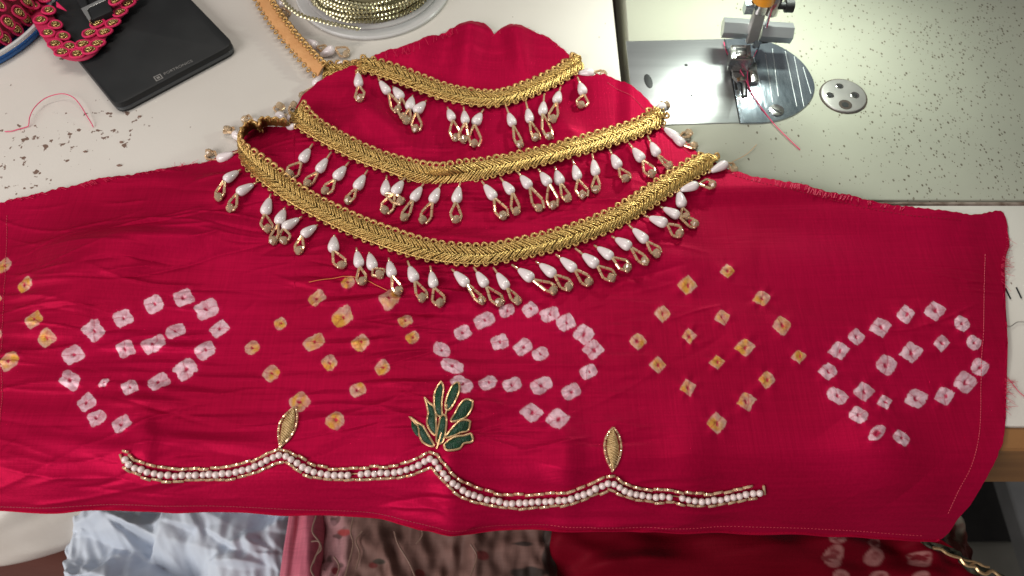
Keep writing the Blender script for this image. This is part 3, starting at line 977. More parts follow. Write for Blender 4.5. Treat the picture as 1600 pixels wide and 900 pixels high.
def gold_leaf(tip, base_, half, fork):
    tip, base_ = np.array(tip, float), np.array(base_, float)
    ax = base_ - tip
    L = np.linalg.norm(ax)
    t_ = ax / L
    n_ = np.array([-t_[1], t_[0]])
    rows, cols = 15, 9
    PX, PY, LF = np.zeros((rows, cols)), np.zeros((rows, cols)), np.zeros((rows, cols))
    for i in range(rows):
        s = 0.06 + 0.80 * i / (rows - 1)
        wd = half * 0.72 * math.sin(math.pi * (i + 0.25) / (rows - 0.5)) ** 0.8
        for j in range(cols):
            u = -1 + 2 * j / (cols - 1)
            p = tip + t_ * s * L + n_ * u * wd
            PX[i, j], PY[i, j] = p
            LF[i, j] = 0.0002 + 0.0013 * (1 - u * u) ** 0.6
    lf = link("gold_leaf_motif", grid_mesh("gold_leaf_motif", surf(PX, PY, LF)), M_zarifill, cloth)
    lf["label"] = "padded gold zari leaf outlined with bugle beads"
    # couched zari cords across the padding
    cords = MB()
    for k in range(16):
        s = 0.10 + 0.74 * k / 15
        wd = half * 0.70 * math.sin(math.pi * (s - 0.06) / 0.82) ** 0.8
        pts = []
        for j in range(6):
            u = -1 + 2 * j / 5
            p = tip + t_ * (s + 0.10 * (0.5 - j / 5)) * L + n_ * u * wd
            pts.append((p[0], p[1], 0.0003 + 0.0014 * (1 - u * u) ** 0.6))
        pts = np.array(pts)
        cords.tube([Vector(x) for x in surf(pts[:, 0], pts[:, 1], pts[:, 2])], 0.00042, 5)
    o = cords.build("zari_cords", M_zarifill, lf)
    o["kind"] = "stuff"
    for sg in (-1, 1):
        edge = []
        for i in range(13):
            s = i / 12
            wd = half * math.sin(math.pi * min(1, s / 0.9)) ** 0.75 if s < 0.9 else 0.0
            if s >= 0.9:
                wd = fork * (s - 0.9) * 10 * -1
            edge.append(tip + t_ * s * L + n_ * sg * wd)
        edge = catmull(edge, 4)
        p3 = surf(edge[:, 0], edge[:, 1], 0.0008)
        pts = resample(p3, 0.0041, 0.05)
        for a, b in zip(pts[:-1], pts[1:]):
            rot = (b - a).to_track_quat('Z', 'Y').to_matrix().to_4x4()
            link("bugle_bead", bug_me, M_bugle, lf, Matrix.Translation((a + b) / 2) @ rot @ Matrix.Diagonal((0.9, 0.9, (b - a).length * 0.93, 1)))


gold_leaf((463, 638), (439, 706), 13, 2)
gold_leaf((957, 671), (955, 738), 13.5, 5)

# ---- green leaf sprig
LEAVES = [[(455, 85), (478, 150), (462, 300), (465, 420), (440, 435), (400, 395), (385, 270), (395, 180)],
          [(635, 100), (635, 180), (600, 280), (560, 350), (520, 375), (497, 340), (515, 240), (560, 140), (600, 100)],
          [(770, 285), (760, 350), (700, 440), (610, 490), (555, 490), (590, 410), (650, 310), (710, 268)],
          [(745, 485), (720, 570), (640, 595), (570, 635), (500, 645), (560, 560), (640, 490), (700, 474)],
          [(770, 650), (755, 680), (680, 700), (640, 750), (520, 765), (490, 720), (580, 650), (690, 625), (752, 608)],
          [(290, 240), (330, 290), (385, 340), (405, 450), (405, 590), (375, 600), (320, 520), (320, 440), (325, 380)],
          [(140, 432), (230, 495), (280, 530), (340, 630), (385, 720), (330, 715), (265, 670), (235, 600), (225, 530)],
          [(500, 420), (512, 500), (490, 640), (465, 700), (415, 690), (410, 620), (440, 500), (455, 440)],
          [(155, 465), (215, 520), (235, 590), (230, 620), (195, 600), (160, 540)]]
LEAVES = [[(620 + a * 0.1555, 590 + b * 0.1555) for a, b in l] for l in LEAVES]
stem_pts = np.array([(684, 707), (692, 680), (698, 655), (700, 640)])
sprig = MB().tube([Vector(x) for x in surf(stem_pts[:, 0], stem_pts[:, 1], 0.0006)], 0.0005, 6).build("green_leaf_sprig", M_zari, cloth)
sprig["label"] = "dark green silk leaf sprig outlined in gold wire"
for li, l in enumerate(LEAVES):
    ring = catmull(l + [l[0]], 4)[:-1]
    c = ring.mean(0)
    K = 6
    rings = []
    for k in range(K):
        t = 1 - k / (K - 0.6)
        rr = c + (ring - c) * t * 0.96
        rings.append(surf(rr[:, 0], rr[:, 1], 0.0003 + 0.0011 * (1 - t ** 2.2)))
    Pm = np.stack(rings, 0)
    n = Pm.shape[1]
    mb = MB()
    vs = [tuple(p) for r_ in rings for p in r_]
    fs = [(k * n + i, k * n + (i + 1) % n, (k + 1) * n + (i + 1) % n, (k + 1) * n + i) for k in range(K - 1) for i in range(n)]
    fs.append(tuple((K - 1) * n + i for i in range(n)))
    mb.add(vs, fs)
    link("leaf", mb.mesh("leaf"), M_green, sprig)
    if li < 8:
        rr = ring.copy()
        if li in (7,):
            wire = rr
        wire = surf(rr[:, 0], rr[:, 1], 0.0007)
        MB().tube([Vector(x) for x in wire], 0.00052, 6, closed=True).build("gold_wire_outline", M_zari, sprig)

# ------------------------------------------------------------------ pearl-drop lace
top_at = lambda x: float(np.interp(x, cpx, ctop))


def ground(px, py, lift=0.0):
    if py > top_at(px) + 2 and -45 < px < 1570:
        return Vector(surf([px], [py], lift)[0])
    z = 0.0016 if px > 985 and py < 318 else 0.0
    return unproj(px, py, z + lift)


lp = unproj(720, 400)
lace = empty("pearl_drop_lace", (lp.x, lp.y, 0.002), "gold braided lace with pearl drops laid in three rows on the crimson cloth", "lace")
BW = 0.0098     # width of the woven band
picot_me = MB().tube([Vector((0.00165 * math.cos(a), 0.0016 * math.sin(a), 0.0005 * math.sin(2 * a))) for a in np.linspace(0, 2 * math.pi, 10, endpoint=False)], 0.00085, 5, closed=True).mesh("picot_loop")
picot_me2 = MB().tube([Vector((0.0013 * math.cos(a), 0.0012 * math.sin(a), 0.0003 * math.sin(2 * a))) for a in np.linspace(0, 2 * math.pi, 8, endpoint=False)], 0.00055, 5, closed=True).mesh("picot_loop")


def frames(keys):
    """keys: (px, py, tilt degrees, extra lift). Returns evenly spaced points with frames"""
    k = catmull([(a[0], a[1], a[2], a[3]) for a in keys], 10)
    p3 = np.array([ground(a[0], a[1], 0.0018 + a[3]) for a in k])
    ker = np.ones(21) / 21
    zs = np.convolve(np.pad(p3[:, 2], 10, mode='edge'), ker, mode='valid')
    p3[:, 2] = np.maximum(zs, p3[:, 2] - 0.0010)
    seg = np.linalg.norm(np.diff(p3, axis=0), axis=1)
    cum = np.concatenate([[0], np.cumsum(seg)])
    n = int(cum[-1] / 0.0005)
    s = np.linspace(0, cum[-1], n)
    pts = np.stack([np.interp(s, cum, p3[:, i]) for i in range(3)], -1)
    for i in range(3):
        pts[:, i] = np.convolve(np.pad(pts[:, i], 6, mode='edge'), np.ones(13) / 13, mode='valid')
    tl = np.interp(s, cum, k[:, 2])
    T = np.gradient(pts, axis=0)
    T /= np.linalg.norm(T, axis=1)[:, None]
    # width direction: to the right of travel (towards the drops)
    W = np.cross(T, np.array([0, 0, 1.0]))
    W /= np.linalg.norm(W, axis=1)[:, None]
    N = np.cross(W, T)
    c, s_ = np.cos(np.radians(tl))[:, None], np.sin(np.radians(tl))[:, None]
    W2 = W * c - N * s_
    N2 = N * c + W * s_
    return pts, T, W2, N2, s


def braid(keys, mat_band, herring=True, width=BW, label=None, picots=(1, 1), standing=False):
    pts, T, W, N, s = frames(keys)
    n = len(pts)
    nz = np.abs(N[:, 2])
    WS = np.interp(nz, [0.0, 0.45, 0.9], [0.50, 0.75, 1.0]) if standing else np.ones(n)
    W = W * WS[:, None]
    step = 3
    sel = range(0, n, step)
    sec = [(-0.5, -0.0006), (-0.5, 0.0002), (-0.25, 0.0006), (0.25, 0.0006), (0.5, 0.0002), (0.5, -0.0006)]
    vs, fs = [], []
    for i in sel:
        for (a, b) in sec:
            vs.append(pts[i] + W[i] * a * width + N[i] * b)
    m, q_ = len(list(sel)), len(sec)
    for i in range(m - 1):
        for k in range(q_):
            k2 = (k + 1) % q_
            fs.append((i * q_ + k, i * q_ + k2, (i + 1) * q_ + k2, (i + 1) * q_ + k))
    fs.append(tuple(range(q_)))
    fs.append(tuple((m - 1) * q_ + k for k in range(q_)))
    band = MB().add(vs, fs).build("braid_band", mat_band, lace)
    if label:
        band["label"] = label

    def at(sv, w, h):
        i = min(max(int(sv / s[-1] * (n - 1)), 0), n - 1)
        return Vector(pts[i] + W[i] * w + N[i] * h)

    if herring:
        mb = MB()
        pitch = 0.0020
        adv = 0.0060
        k = 0
        sv = 0.0
        while sv < s[-1]:
            for sg in (-1, 1):
                pp = []
                g = random.uniform(-0.0004, 0.0004)
                for t in (0, 0.35, 0.7, 1.0):
                    pp.append(at(sv + adv * (1 - t) * (1 if sg < 0 else 1) + g, sg * width * 0.5 * (0.02 + 1.02 * t), 0.0006 + 0.0010 * math.sin(math.pi * (0.15 + 0.7 * t)) + random.uniform(-.0002, .0002)))
                mb.tube(pp, [0.0005, 0.00072, 0.00070, 0.00045], 5, cap=False)
            sv += pitch
            k += 1
        # stray metallic fibres
        for _ in range(int(s[-1] / 0.004)):
            x_, w_ = random.uniform(0, s[-1]), random.uniform(-0.6, 0.6) * width
            a_ = at(x_, w_, 0.001)
            e_ = a_ + Vector((random.uniform(-.003, .003), random.uniform(-.003, .003), random.uniform(.0005, .002)))
            mb.tube([a_, a_.lerp(e_, .5) + Vector((0, 0, .0006)), e_], 0.00012, 3, cap=False)
        # two rails of straight cord
        for w in (-0.52, 0.52):
            rail = [at(x, w * width, 0.0005 + 0.0002 * math.sin(x * 2500)) for x in np.arange(0, s[-1], 0.0016)]
            if len(rail) > 2:
                mb.tube(rail, 0.00055, 5)
        o = mb.build("herringbone_cords", M_braid, band)
        o["kind"] = "stuff"
    for sg, on in ((-1, picots[0]), (1, picots[1])):
        if not on:
            continue
        sv = random.uniform(0, 0.003)
        while sv < s[-1]:
            i = min(int(sv / s[-1] * (n - 1)), n - 1)
            me, off = (picot_me, 0.0012) if sg < 0 else (picot_me2, 0.0008)
            c = Vector(pts[i] + W[i] * sg * (width * 0.5 + off) + N[i] * 0.0004)
            zax = Vector(N[i]) + Vector((random.uniform(-.35, .35), random.uniform(-.35, .35), 0))
            M = align(c, Vector(T[i]), zax, (1, random.uniform(0.9, 1.15), 1))
            link("picot_loop", me, M_picot, band, M)
            sv += 0.0049 * random.uniform(0.93, 1.07) if sg < 0 else 0.0052 * random.uniform(0.9, 1.1)
    return pts, T, W, N, s


# left to right travel puts the drops on the near side
braid([(503, 111, 0, .003), (525, 112, 10, .002), (550, 114, 5, .001), (590, 119, 0, 0), (640, 132, 0, 0), (690, 149, 0, 0), (740, 159, 0, 0), (785, 159, 0, 0), (835, 142, 0, 0), (870, 126, 0, 0), (890, 114, 0, 0), (899, 104, 20, .001), (906, 96, 60, .000)], M_band)
braid([(470, 186, 40, .003), (476, 201, 15, .002), (496, 214, 0, .001), (525, 229, 0, 0), (570, 250, 0, 0), (615, 265, 0, 0), (660, 279, 25, 0), (690, 284, 48, .001), (715, 281, 48, .001), (745, 275, 15, 0), (810, 260, 0, 0), (870, 248, 0, 0),
       (930, 231, 0, 0), (990, 213, 0, 0), (1015, 203, 0, .001), (1025, 192, 30, .002), (1030, 180, 70, .001)], M_band)
# the loop stands on edge where the lace turns back on the left
braid([(458, 210, 66, .0034), (446, 209, 72, .0036), (425, 207, 76, .0036), (402, 211, 78, .0036), (388, 223, 78, .0036), (384, 241, 70, .0036), (391, 257, 48, .003), (408, 272, 28, .002), (432, 290, 8, .0005), (465, 313, 0, 0), (510, 337, 0, 0), (555, 359, 0, 0), (600, 378, 0, 0), (660, 397, 0, 0), (720, 405, 0, 0), (765, 405, 0, 0), (810, 397, 0, 0),
       (870, 383, 0, 0), (930, 364, 0, 0), (975, 343, 0, 0), (1020, 314, 0, 0), (1065, 286, 0, .0005), (1095, 267, 0, .001), (1112, 257, 0, .001)], M_band, standing=True)
braid([(396, -30, 0, .004), (408, -5, 5, .004), (424, 22, 8, .004), (446, 52, 10, .004), (470, 80, 12, .004), (492, 103, 20, .004), (503, 113, 40, .0035)], M_tan, herring=False, width=0.0078, label="tan backing side of the lace turned upwards")

# ---- pearl drops
pearl_me = MB().lathe([(0.0005, 0.0), (0.00125, 0.0006), (0.00185, 0.0022), (0.00245, 0.0044), (0.00290, 0.0066), (0.00300, 0.0082), (0.00265, 0.0097), (0.0017, 0.0107), (0.0004, 0.0111)], 16,
                      Matrix.Rotation(-math.pi / 2, 4, 'X')).mesh("pearl")
top_me = MB().lathe([(0.00045, 0.0), (0.00075, 0.03), (0.00075, 0.97), (0.00045, 1.0)], 8, Matrix.Rotation(-math.pi / 2, 4, 'X')).mesh("bead_drop", angle=40)
cry_prof = [(0.0007, -0.0024), (0.0020, -0.0015), (0.0028, -0.0003), (0.0028, 0.0003), (0.0020, 0.0015), (0.0007, 0.0024)]
cry_me = MB().lathe(cry_prof, 8).mesh("crystal", smooth=False)


def loop_mesh(wid, skew, seed):
    rnd = random.Random(seed)
    mb = MB()
    for sg in (-1, 1):
        knots = [(0.0002 * sg, 0.0), (sg * wid * 0.55 + skew * 0.3, 0.36), (sg * wid + skew * 0.7, 0.72), (sg * wid * 0.72 + skew, 0.98)]
        for (a, b) in zip(knots[:-1], knots[1:]):
            A = Vector((a[0], a[1], rnd.uniform(-0.00015, 0.00015)))
            B = Vector((b[0], b[1], rnd.uniform(-0.0003, 0.0003)))
            # unit length along y; width in metres / 0.0095
            A.y *= 0.0095
            B.y *= 0.0095
            g = (B - A) * 0.06
            mb.tube([A + g * 0.3, A + g, B - g, B - g * 0.3], [0.0005, 0.00080, 0.00080, 0.0005], 6)
        e = knots[-1]
        c = Vector((e[0] * 0.9, e[1] * 0.0095 + 0.0006, 0))
        mb.lathe([(0.0002, -0.0008), (0.0007, -0.0005), (0.0009, 0), (0.0007, 0.0005), (0.0002, 0.0008)], 8, Matrix.Translation(c))
    return mb.mesh("bead_loop", angle=40)


LOOPS = [loop_mesh(0.0034, 0.0, 1), loop_mesh(0.0028, 0.0006, 2), loop_mesh(0.0038, -0.0005, 3), loop_mesh(0.0024, 0.0003, 4), loop_mesh(0.0031, -0.0009, 5)]


def Z(ox, oy, f, lst):
    return [tuple((ox + x * f, oy + y * f) for x, y in d) for d in lst]


DROPS = []
DROPS += Z(320, 0, .3, [((810, 428), (812, 470), (820, 560)), ((910, 445), (945, 490), (1010, 590)), ((990, 480), (1012, 512), (1040, 630)), ((1085, 512), (1075, 565), (1055, 650)), ((1150, 545), (1122, 585), (1100, 690)),
                        ((1265, 575), (1285, 630), (1310, 740)), ((1350, 585), (1358, 655), (1350, 760)), ((1452, 585), (1420, 650), (1405, 775))])
DROPS += Z(640, 0, .3, [((500, 565), (530, 650), (575, 770)), ((605, 545), (622, 630), (655, 735)), ((700, 515), (693, 605), (725, 735)), ((785, 475), (768, 545), (745, 665)), ((872, 425), (895, 500), (890, 575)),
                        ((885, 385), (925, 380), (1010, 385)), ((1280, 590), (1300, 570), (1335, 545)), ((1290, 680), (1370, 700), (1455, 690)), ((1310, 690), (1400, 730), (1480, 760))])
DROPS += Z(720, 190, .3, [((110, 340), (155, 400), (220, 510)), ((205, 318), (250, 385), (290, 490)), ((295, 298), (340, 365), (405, 470)), ((402, 285), (440, 350), (480, 455)), ((488, 258), (508, 330), (555, 425)), ((580, 225), (600, 300), (630, 410)),
                          ((680, 198), (695, 275), (700, 380)), ((770, 173), (805, 245), (850, 335)), ((868, 148), (918, 220), (985, 310)), ((965, 110), (1002, 190), (1075, 265)),
                          ((690, 668), (750, 720), (860, 790)), ((780, 625), (845, 675), (950, 760)), ((865, 575), (930, 635), (1010, 720)), ((945, 522), (1025, 560), (1130, 612)), ((1040, 473), (1095, 510), (1210, 555)),
                          ((1098, 405), (1185, 385), (1295, 370)), ((1128, 408), (1137, 445), (1165, 520)), ((1285, 300), (1335, 278), (1425, 250))])
DROPS += Z(480, 330, .3, [((150, 148), (150, 210), (190, 310)), ((265, 218), (278, 290), (300, 395)), ((330, 240), (345, 300), (385, 365)), ((430, 268), (445, 340), (485, 450)), ((530, 292), (560, 375), (605, 485)), ((645, 310), (660, 395), (695, 500)),
                          ((755, 322), (808, 380), (910, 480)), ((868, 312), (915, 385), (1000, 490)), ((970, 312), (1020, 390), (1095, 480)), ((1065, 298), (1145, 360), (1280, 430)), ((1190, 282), (1255, 335), (1360, 410)), ((1292, 250), (1360, 310), (1465, 385)),
                          ((1392, 220), (1475, 290), (1580, 370))])
DROPS += Z(300, 190, .3, [((272, 285), (222, 335), (160, 430)), ((350, 350), (290, 395), (215, 480)), ((422, 400), (400, 470), (405, 580)), ((492, 462), (472, 525), (435, 640)), ((580, 510), (520, 560), (490, 640)), ((662, 558), (615, 605), (570, 700)),
                          ((258, 190), (168, 185), (90, 162)), ((275, 100), (243, 78), (185, 40)), ((360, 45), (340, 20), (275, -10)),
                          ((640, 148), (600, 220), (520, 300)), ((735, 188), (685, 265), (610, 345)), ((825, 232), (775, 300), (700, 380)), ((920, 272), (880, 345), (820, 430)), ((1018, 300), (1015, 375), (1095, 445)), ((1115, 312), (1078, 380), (1010, 485)),
                          ((1212, 348), (1175, 415), (1110, 520)), ((1302, 352), (1270, 425), (1205, 530)), ((1400, 345), (1385, 420), (1378, 530))])
DROPS += [((510, 112), (497, 128), (473, 149)), ((505, 85), (514, 80), (541, 84)), ((508, 103), (527, 101), (552, 101)), ((478, 62), (489, 69), (505, 77)), ((452, 200), (440, 185), (437, 165)), ((463, 195), (456, 184), (459, 164)), ((440, -4), (441, 6), (445, 22)),
          ((462, 208), (454, 200), (447, 184))]
R_PEARL, R_LOOP = 0.0029, 0.0016
for di, (A, Pm, E) in enumerate(DROPS):
    a = ground(*A, 0.0018)
    p = ground(*Pm, R_PEARL + 0.0001)
    e = ground(*E, 0.0022)
    if a.z < p.z - 0.002:
        a.z = p.z - 0.002
    d = (p - a)
    dxy = Vector((d.x, d.y, 0))
    d1 = d.normalized()
    PL = 0.0111
    p0 = p - d1 * PL * 0.58
    p1 = p + d1 * PL * 0.42
    if (p0 - a).length < 0.0012 or (p0 - a).dot(d1) < 0:
        a = p0 - d1 * 0.0022
    drop = link("bead_drop", top_me, M_bugle, lace, align(a, p0 - a, (0, 0, 1), (0.8, (p0 - a).length, 0.8)))
    pk_ = random.uniform(0.92, 1.06)
    link("pearl", pearl_me, M_pearl, drop, align(p0, d1, (random.uniform(-.6, .6), random.uniform(-.6, .6), 1), (pk_, random.uniform(0.95, 1.05), pk_)))
    le = e - p1
    ln = max(le.length, 0.0055)
    lo = LOOPS[di % len(LOOPS)]
    roll = Vector((random.uniform(-.5, .5), random.uniform(-.5, .5), 1))
    link("bead_loop", lo, M_bugle, drop, align(p1, le, roll, (1, ln / 0.0095, 1)))
    rot = Matrix.Rotation(random.uniform(0, 3), 4, 'X') @ Matrix.Rotation(random.uniform(0, 3), 4, 'Y')
    link("crystal", cry_me, M_crystal, drop, Matrix.Translation(p1 + le.normalized() * ln) @ rot)

# ------------------------------------------------------------------ reel of pale gold cord
rc = unproj(584, -22, 0.0)
reel = empty("cord_reel", rc, "white plastic reel wound with pale gold braided cord", "reel")
TR = Matrix.Translation(rc)
RF = 0.0545
MB().lathe([(RF - 0.001, 0.0002), (RF, 0.001), (RF, 0.0022), (RF - 0.0008, 0.003), (RF - 0.003, 0.0026), (0.020, 0.0024)], 72, TR).build("flange", M_clear, reel)
MB().lathe([(RF - 0.0075, 0.0030), (RF - 0.0068, 0.0045), (RF - 0.0085, 0.0048), (0.03, 0.0048)], 64, TR).build("flange_step", M_white, reel)
MB().lathe([(0.040, 0.005), (0.0415, 0.010), (0.041, 0.016), (0.036, 0.0225), (0.020, 0.025), (0.005, 0.025)], 48, TR).build("hub", pm("cord_core", (0.20, 0.17, 0.08), rough=0.6), reel)


def plait(mb, path3, r, pitch, seedv=0):
    """braided cord: fat stitches leaning alternately along the path"""
    rnd = random.Random(seedv)
    pts = [Vector(p) for p in path3]
    cum = [0.0]
    for a, b in zip(pts[:-1], pts[1:]):
        cum.append(cum[-1] + (b - a).length)
    arr = np.array([tuple(p) for p in pts])
    s, k = 0.0, 0
    while s < cum[-1]:
        c = Vector([np.interp(s, cum, arr[:, i]) for i in range(3)])
        c2 = Vector([np.interp(min(s + 0.0008, cum[-1]), cum, arr[:, i]) for i in range(3)])
        t = c2 - c
        if t.length < 1e-7:
            break
        t.normalize()
        sidev = t.cross(Vector((0, 0, 1)))
        if sidev.length < 1e-4:
            sidev = Vector((1, 0, 0))
        sidev.normalize()
        upv = sidev.cross(t)
        sg = 1 if k % 2 else -1
        an = rnd.uniform(-0.5, 0.5)
        off = (upv * math.cos(an) + sidev * math.sin(an)) * r * 0.4 + sidev * sg * r * 0.45
        dr = (t + sidev * sg * -0.75 + upv * 0.2).normalized()
        A, B = c + off - dr * pitch * 1.0, c + off + dr * pitch * 1.0
        mb.tube([A, A.lerp(B, 0.3), A.lerp(B, 0.7), B], [r * 0.18, r * 0.55, r * 0.55, r * 0.18], 5, cap=False)
        s += pitch * 0.78
        k += 1


wind = MB()
prof = [(0.0425, 0.0062), (0.0445, 0.0088), (0.0455, 0.0116), (0.0455, 0.0146), (0.0442, 0.0176), (0.0420, 0.0204), (0.0392, 0.0230), (0.0362, 0.0250), (0.033, 0.0262), (0.030, 0.027), (0.027, 0.0272), (0.0238, 0.027)]
for i, (r, z) in enumerate(prof):
    path3 = []
    for k in range(150):
        a = -math.pi * 1.08 + k / 149 * math.pi * 1.16
        path3.append(rc + Vector((r * math.cos(a), r * math.sin(a), z + 0.0020 * math.sin(a * 2 + i * 1.7) + 0.0010 * math.sin(a * 5 + i * 2.3))))
    plait(wind, path3, 0.0017, 0.0017, i)
o = wind.build("wound_cord", M_reel, reel)
o["kind"] = "stuff"
tail = MB()
tpath = [unproj(*p) for p in catmull([(436, -10, .018), (448, 8, .016), (470, 24, .014), (500, 33, .013), (530, 40, .012), (560, 46, .010)], 8)]
plait(tail, tpath, 0.0015, 0.0017, 99)
o = tail.build("cord_tail", M_reel, reel)
o["kind"] = "stuff"

# ------------------------------------------------------------------ black device
ZD = 0.008
B_, R_, T_ = unproj(181, 166, ZD), unproj(366, 68, ZD), unproj(292, -2, ZD)
L_ = unproj(124, 88, ZD)
e1 = (R_ - B_)
up1, up2 = (T_ - R_).normalized(), (L_ - B_).normalized()
upd = (up1 + up2).normalized()
DEPTH = 0.115
corners = [B_, R_, R_ + upd * DEPTH, B_ + upd * DEPTH]
rp = []
for i in range(4):
    c, pv, nx_ = corners[i], corners[i - 1], corners[(i + 1) % 4]
    r = 0.0075
    a, b = c + (pv - c).normalized() * r, c + (nx_ - c).normalized() * r
    for k in range(7):
        t = k / 6
        q_ = a * (1 - t) ** 2 + c * 2 * t * (1 - t) + b * t * t
        rp.append((q_.x, q_.y))
dev = empty("charging_pad", ((B_.x + R_.x) / 2, (B_.y + R_.y) / 2, 0), "flat black plastic gadget with rounded corners and grey maker's lettering", "gadget")
MB().extrude(rp, 0.0004, ZD, 0.0011).build("pad_body", M_device, dev)
cxy = sum((Vector(p) for p in rp), Vector((0, 0))) / len(rp)
rp2 = [tuple(cxy + (Vector(p) - cxy) * 1.006) for p in rp]
MB().extrude(rp2, 0.002, 0.0042, 0.0004).build("edge_trim", M_devedge, dev)
tx0, tx1 = unproj(257, 117.5, ZD), unproj(301, 96.5, ZD)
ang = math.atan2(tx1.y - tx0.y, tx1.x - tx0.x)
cu = bpy.data.curves.new("lettering", 'FONT')
cu.body = "PORTRONICS"
cu.size = 0.0038
cu.extrude = 0.00004
fo = bpy.data.objects.new("lettering_source", cu)
COL.objects.link(fo)
bpy.context.view_layer.update()
wid = max(fo.dimensions.x, 1e-4)
me = bpy.data.meshes.new_from_object(fo.evaluated_get(bpy.context.evaluated_depsgraph_get()))
bpy.data.objects.remove(fo)
k = (tx1 - tx0).length / wid
link("lettering", me, M_print, dev, Matrix.Translation((tx0.x, tx0.y, ZD + 0.0001)) @ Matrix.Rotation(ang, 4, 'Z') @ Matrix.Diagonal((k, k * 0.95, 1, 1)))
lc = unproj(247.5, 121.5, ZD)
LM = Matrix.Translation((lc.x, lc.y, ZD + 0.0001)) @ Matrix.Rotation(ang, 4, 'Z')
lg = MB()
s_ = 0.0024
for (x0, y0, x1, y1) in ((-s_, -s_, s_, -s_ + .0007), (-s_, s_ - .0007, s_, s_), (-s_, -s_ + .0007, -s_ + .0007, s_ - .0007), (s_ - .0007, -s_ + .0007, s_, s_ - .0007), (-0.0010, -0.0010, 0.0010, 0.0010)):
    lg.extrude([(x0, y0), (x1, y0), (x1, y1), (x0, y1)], 0, 0.00012)
o = lg.build("square_emblem", M_print, dev, smooth=False, M=LM)

# black plug in a silver frame lying on the pad
plug = empty("cable_plug", unproj(150, 12, ZD), "black plug with a silver rim lying on the black gadget", "plug")
pl_pts = [(122, -20), (158, -30), (171, 20), (141, 32), (128, 14)]
MB().extrude(pxpoly([(112, -12), (128, -16), (144, 26), (139, 31), (130, 18)], ZD + .008), ZD + 0.0003, ZD + 0.008, 0.001).build("plug_body", M_device, plug)
MB().tube([unproj(*p, ZD + .0085) for p in catmull([(171, -6), (150, 3), (133, 11), (131, 15), (135, 24), (140, 30)], 4)], [0.0010] * 3 + [0.0016] * 18, 6).build("silver_rim", M_silver, plug) if False else None
MB().extrude(pxpoly([(170, -8), (126, 13), (139, 33), (142, 28), (136, 15), (140, 11), (165, 0)], ZD + .0088), ZD + .006, ZD + .0088, 0.0004).build("silver_rim", M_silver, plug)
MB().extrude(pxpoly([(138, 12), (168, -6), (175, 16), (142, 31)], ZD + .0085), ZD + 0.0003, ZD + .0082, 0.0008).build("plug_face", M_device, plug)

# ------------------------------------------------------------------ pink and gold paisley lace
motif_ring = MB().tube([Vector((1.0 * math.cos(a) + 0.12 * math.cos(2 * a), 0.74 * math.sin(a), 0)) for a in np.linspace(0, 2 * math.pi, 20, endpoint=False)], 0.17, 6, closed=True)
motif_ring.tube([Vector((0.84 * math.cos(a) + 0.10 * math.cos(2 * a), 0.60 * math.sin(a), -0.10)) for a in np.linspace(0, 2 * math.pi, 20, endpoint=False)], 0.15, 5, closed=True)
motif_me = motif_ring.mesh("paisley_motif")
sw = MB()
spiral = [Vector((0.72 * (1 - t) * math.cos(11 * t) + 0.05, 0.52 * (1 - t) * math.sin(11 * t), 0.05 + 0.22 * t)) for t in np.linspace(0, 0.95, 40)]
sw.tube(spiral, 0.13, 5)
sw.lathe([(0.62, -0.1), (0.55, -0.02), (0.1, 0.02)], 14)
swirl_me = sw.mesh("gold_swirl")


def pink_lace(name, label, pts, heights, zbase, scale=0.0046):
    c0 = unproj(pts[0][0], pts[0][1], zbase)
    root = empty(name, c0, label, "lace")
    for (px, py, an, fl_, z) in pts:
        c = unproj(px, py, z)
        nrm = Vector((math.cos(an) * math.sin(fl_), math.sin(an) * math.sin(fl_), math.cos(fl_)))
        M = align(c, Vector((math.cos(an + 1.57), math.sin(an + 1.57), 0)), nrm, (scale, scale, scale))
        m = link("paisley_motif", motif_me, M_pink, root, M)
        link("gold_swirl", swirl_me, M_sequin, m, M)
    return root


f = .15
pts = []
for (x, y, an, fl_, z) in ((340, 55, -0.4, 0, .012), (505, 105, -0.4, 0, .012), (420, 205, -0.3, 0, .011), (575, 255, -0.4, 0, .011), (495, 340, -0.3, .1, .011), (655, 375, -0.4, .1, .011), (570, 455, -0.2, .3, .012), (720, 480, -0.3, .3, .012),
                           (640, 540, -0.15, .75, .012), (800, 560, -0.1, .75, .012), (930, 520, 0.1, .6, .013), (860, 460, 0.2, .2, .013), (1010, 455, 0.3, .2, .013), (930, 345, 0.35, 0, .013), (1085, 335, 0.35, 0, .013), (1010, 245, 0.4, 0, .013), (1170, 240, 0.4, 0, .013),
                           (1245, 130, 0.45, 0, .013), (1205, 10, .5, 0, .0175), (1330, 40, 0.5, 0, .0135), (300, -60, -.4, 0, .012), (460, -20, -.4, 0, .012), (1290, -60, .5, 0, .018), (1420, -40, .5, 0, .0135)):
    pts.append((x * f, y * f, an, fl_ * 0, z))
pk = pink_lace("paisley_lace", "hot pink lace strip with gold paisley centres looped over the black gadget", pts, None, 0.011)
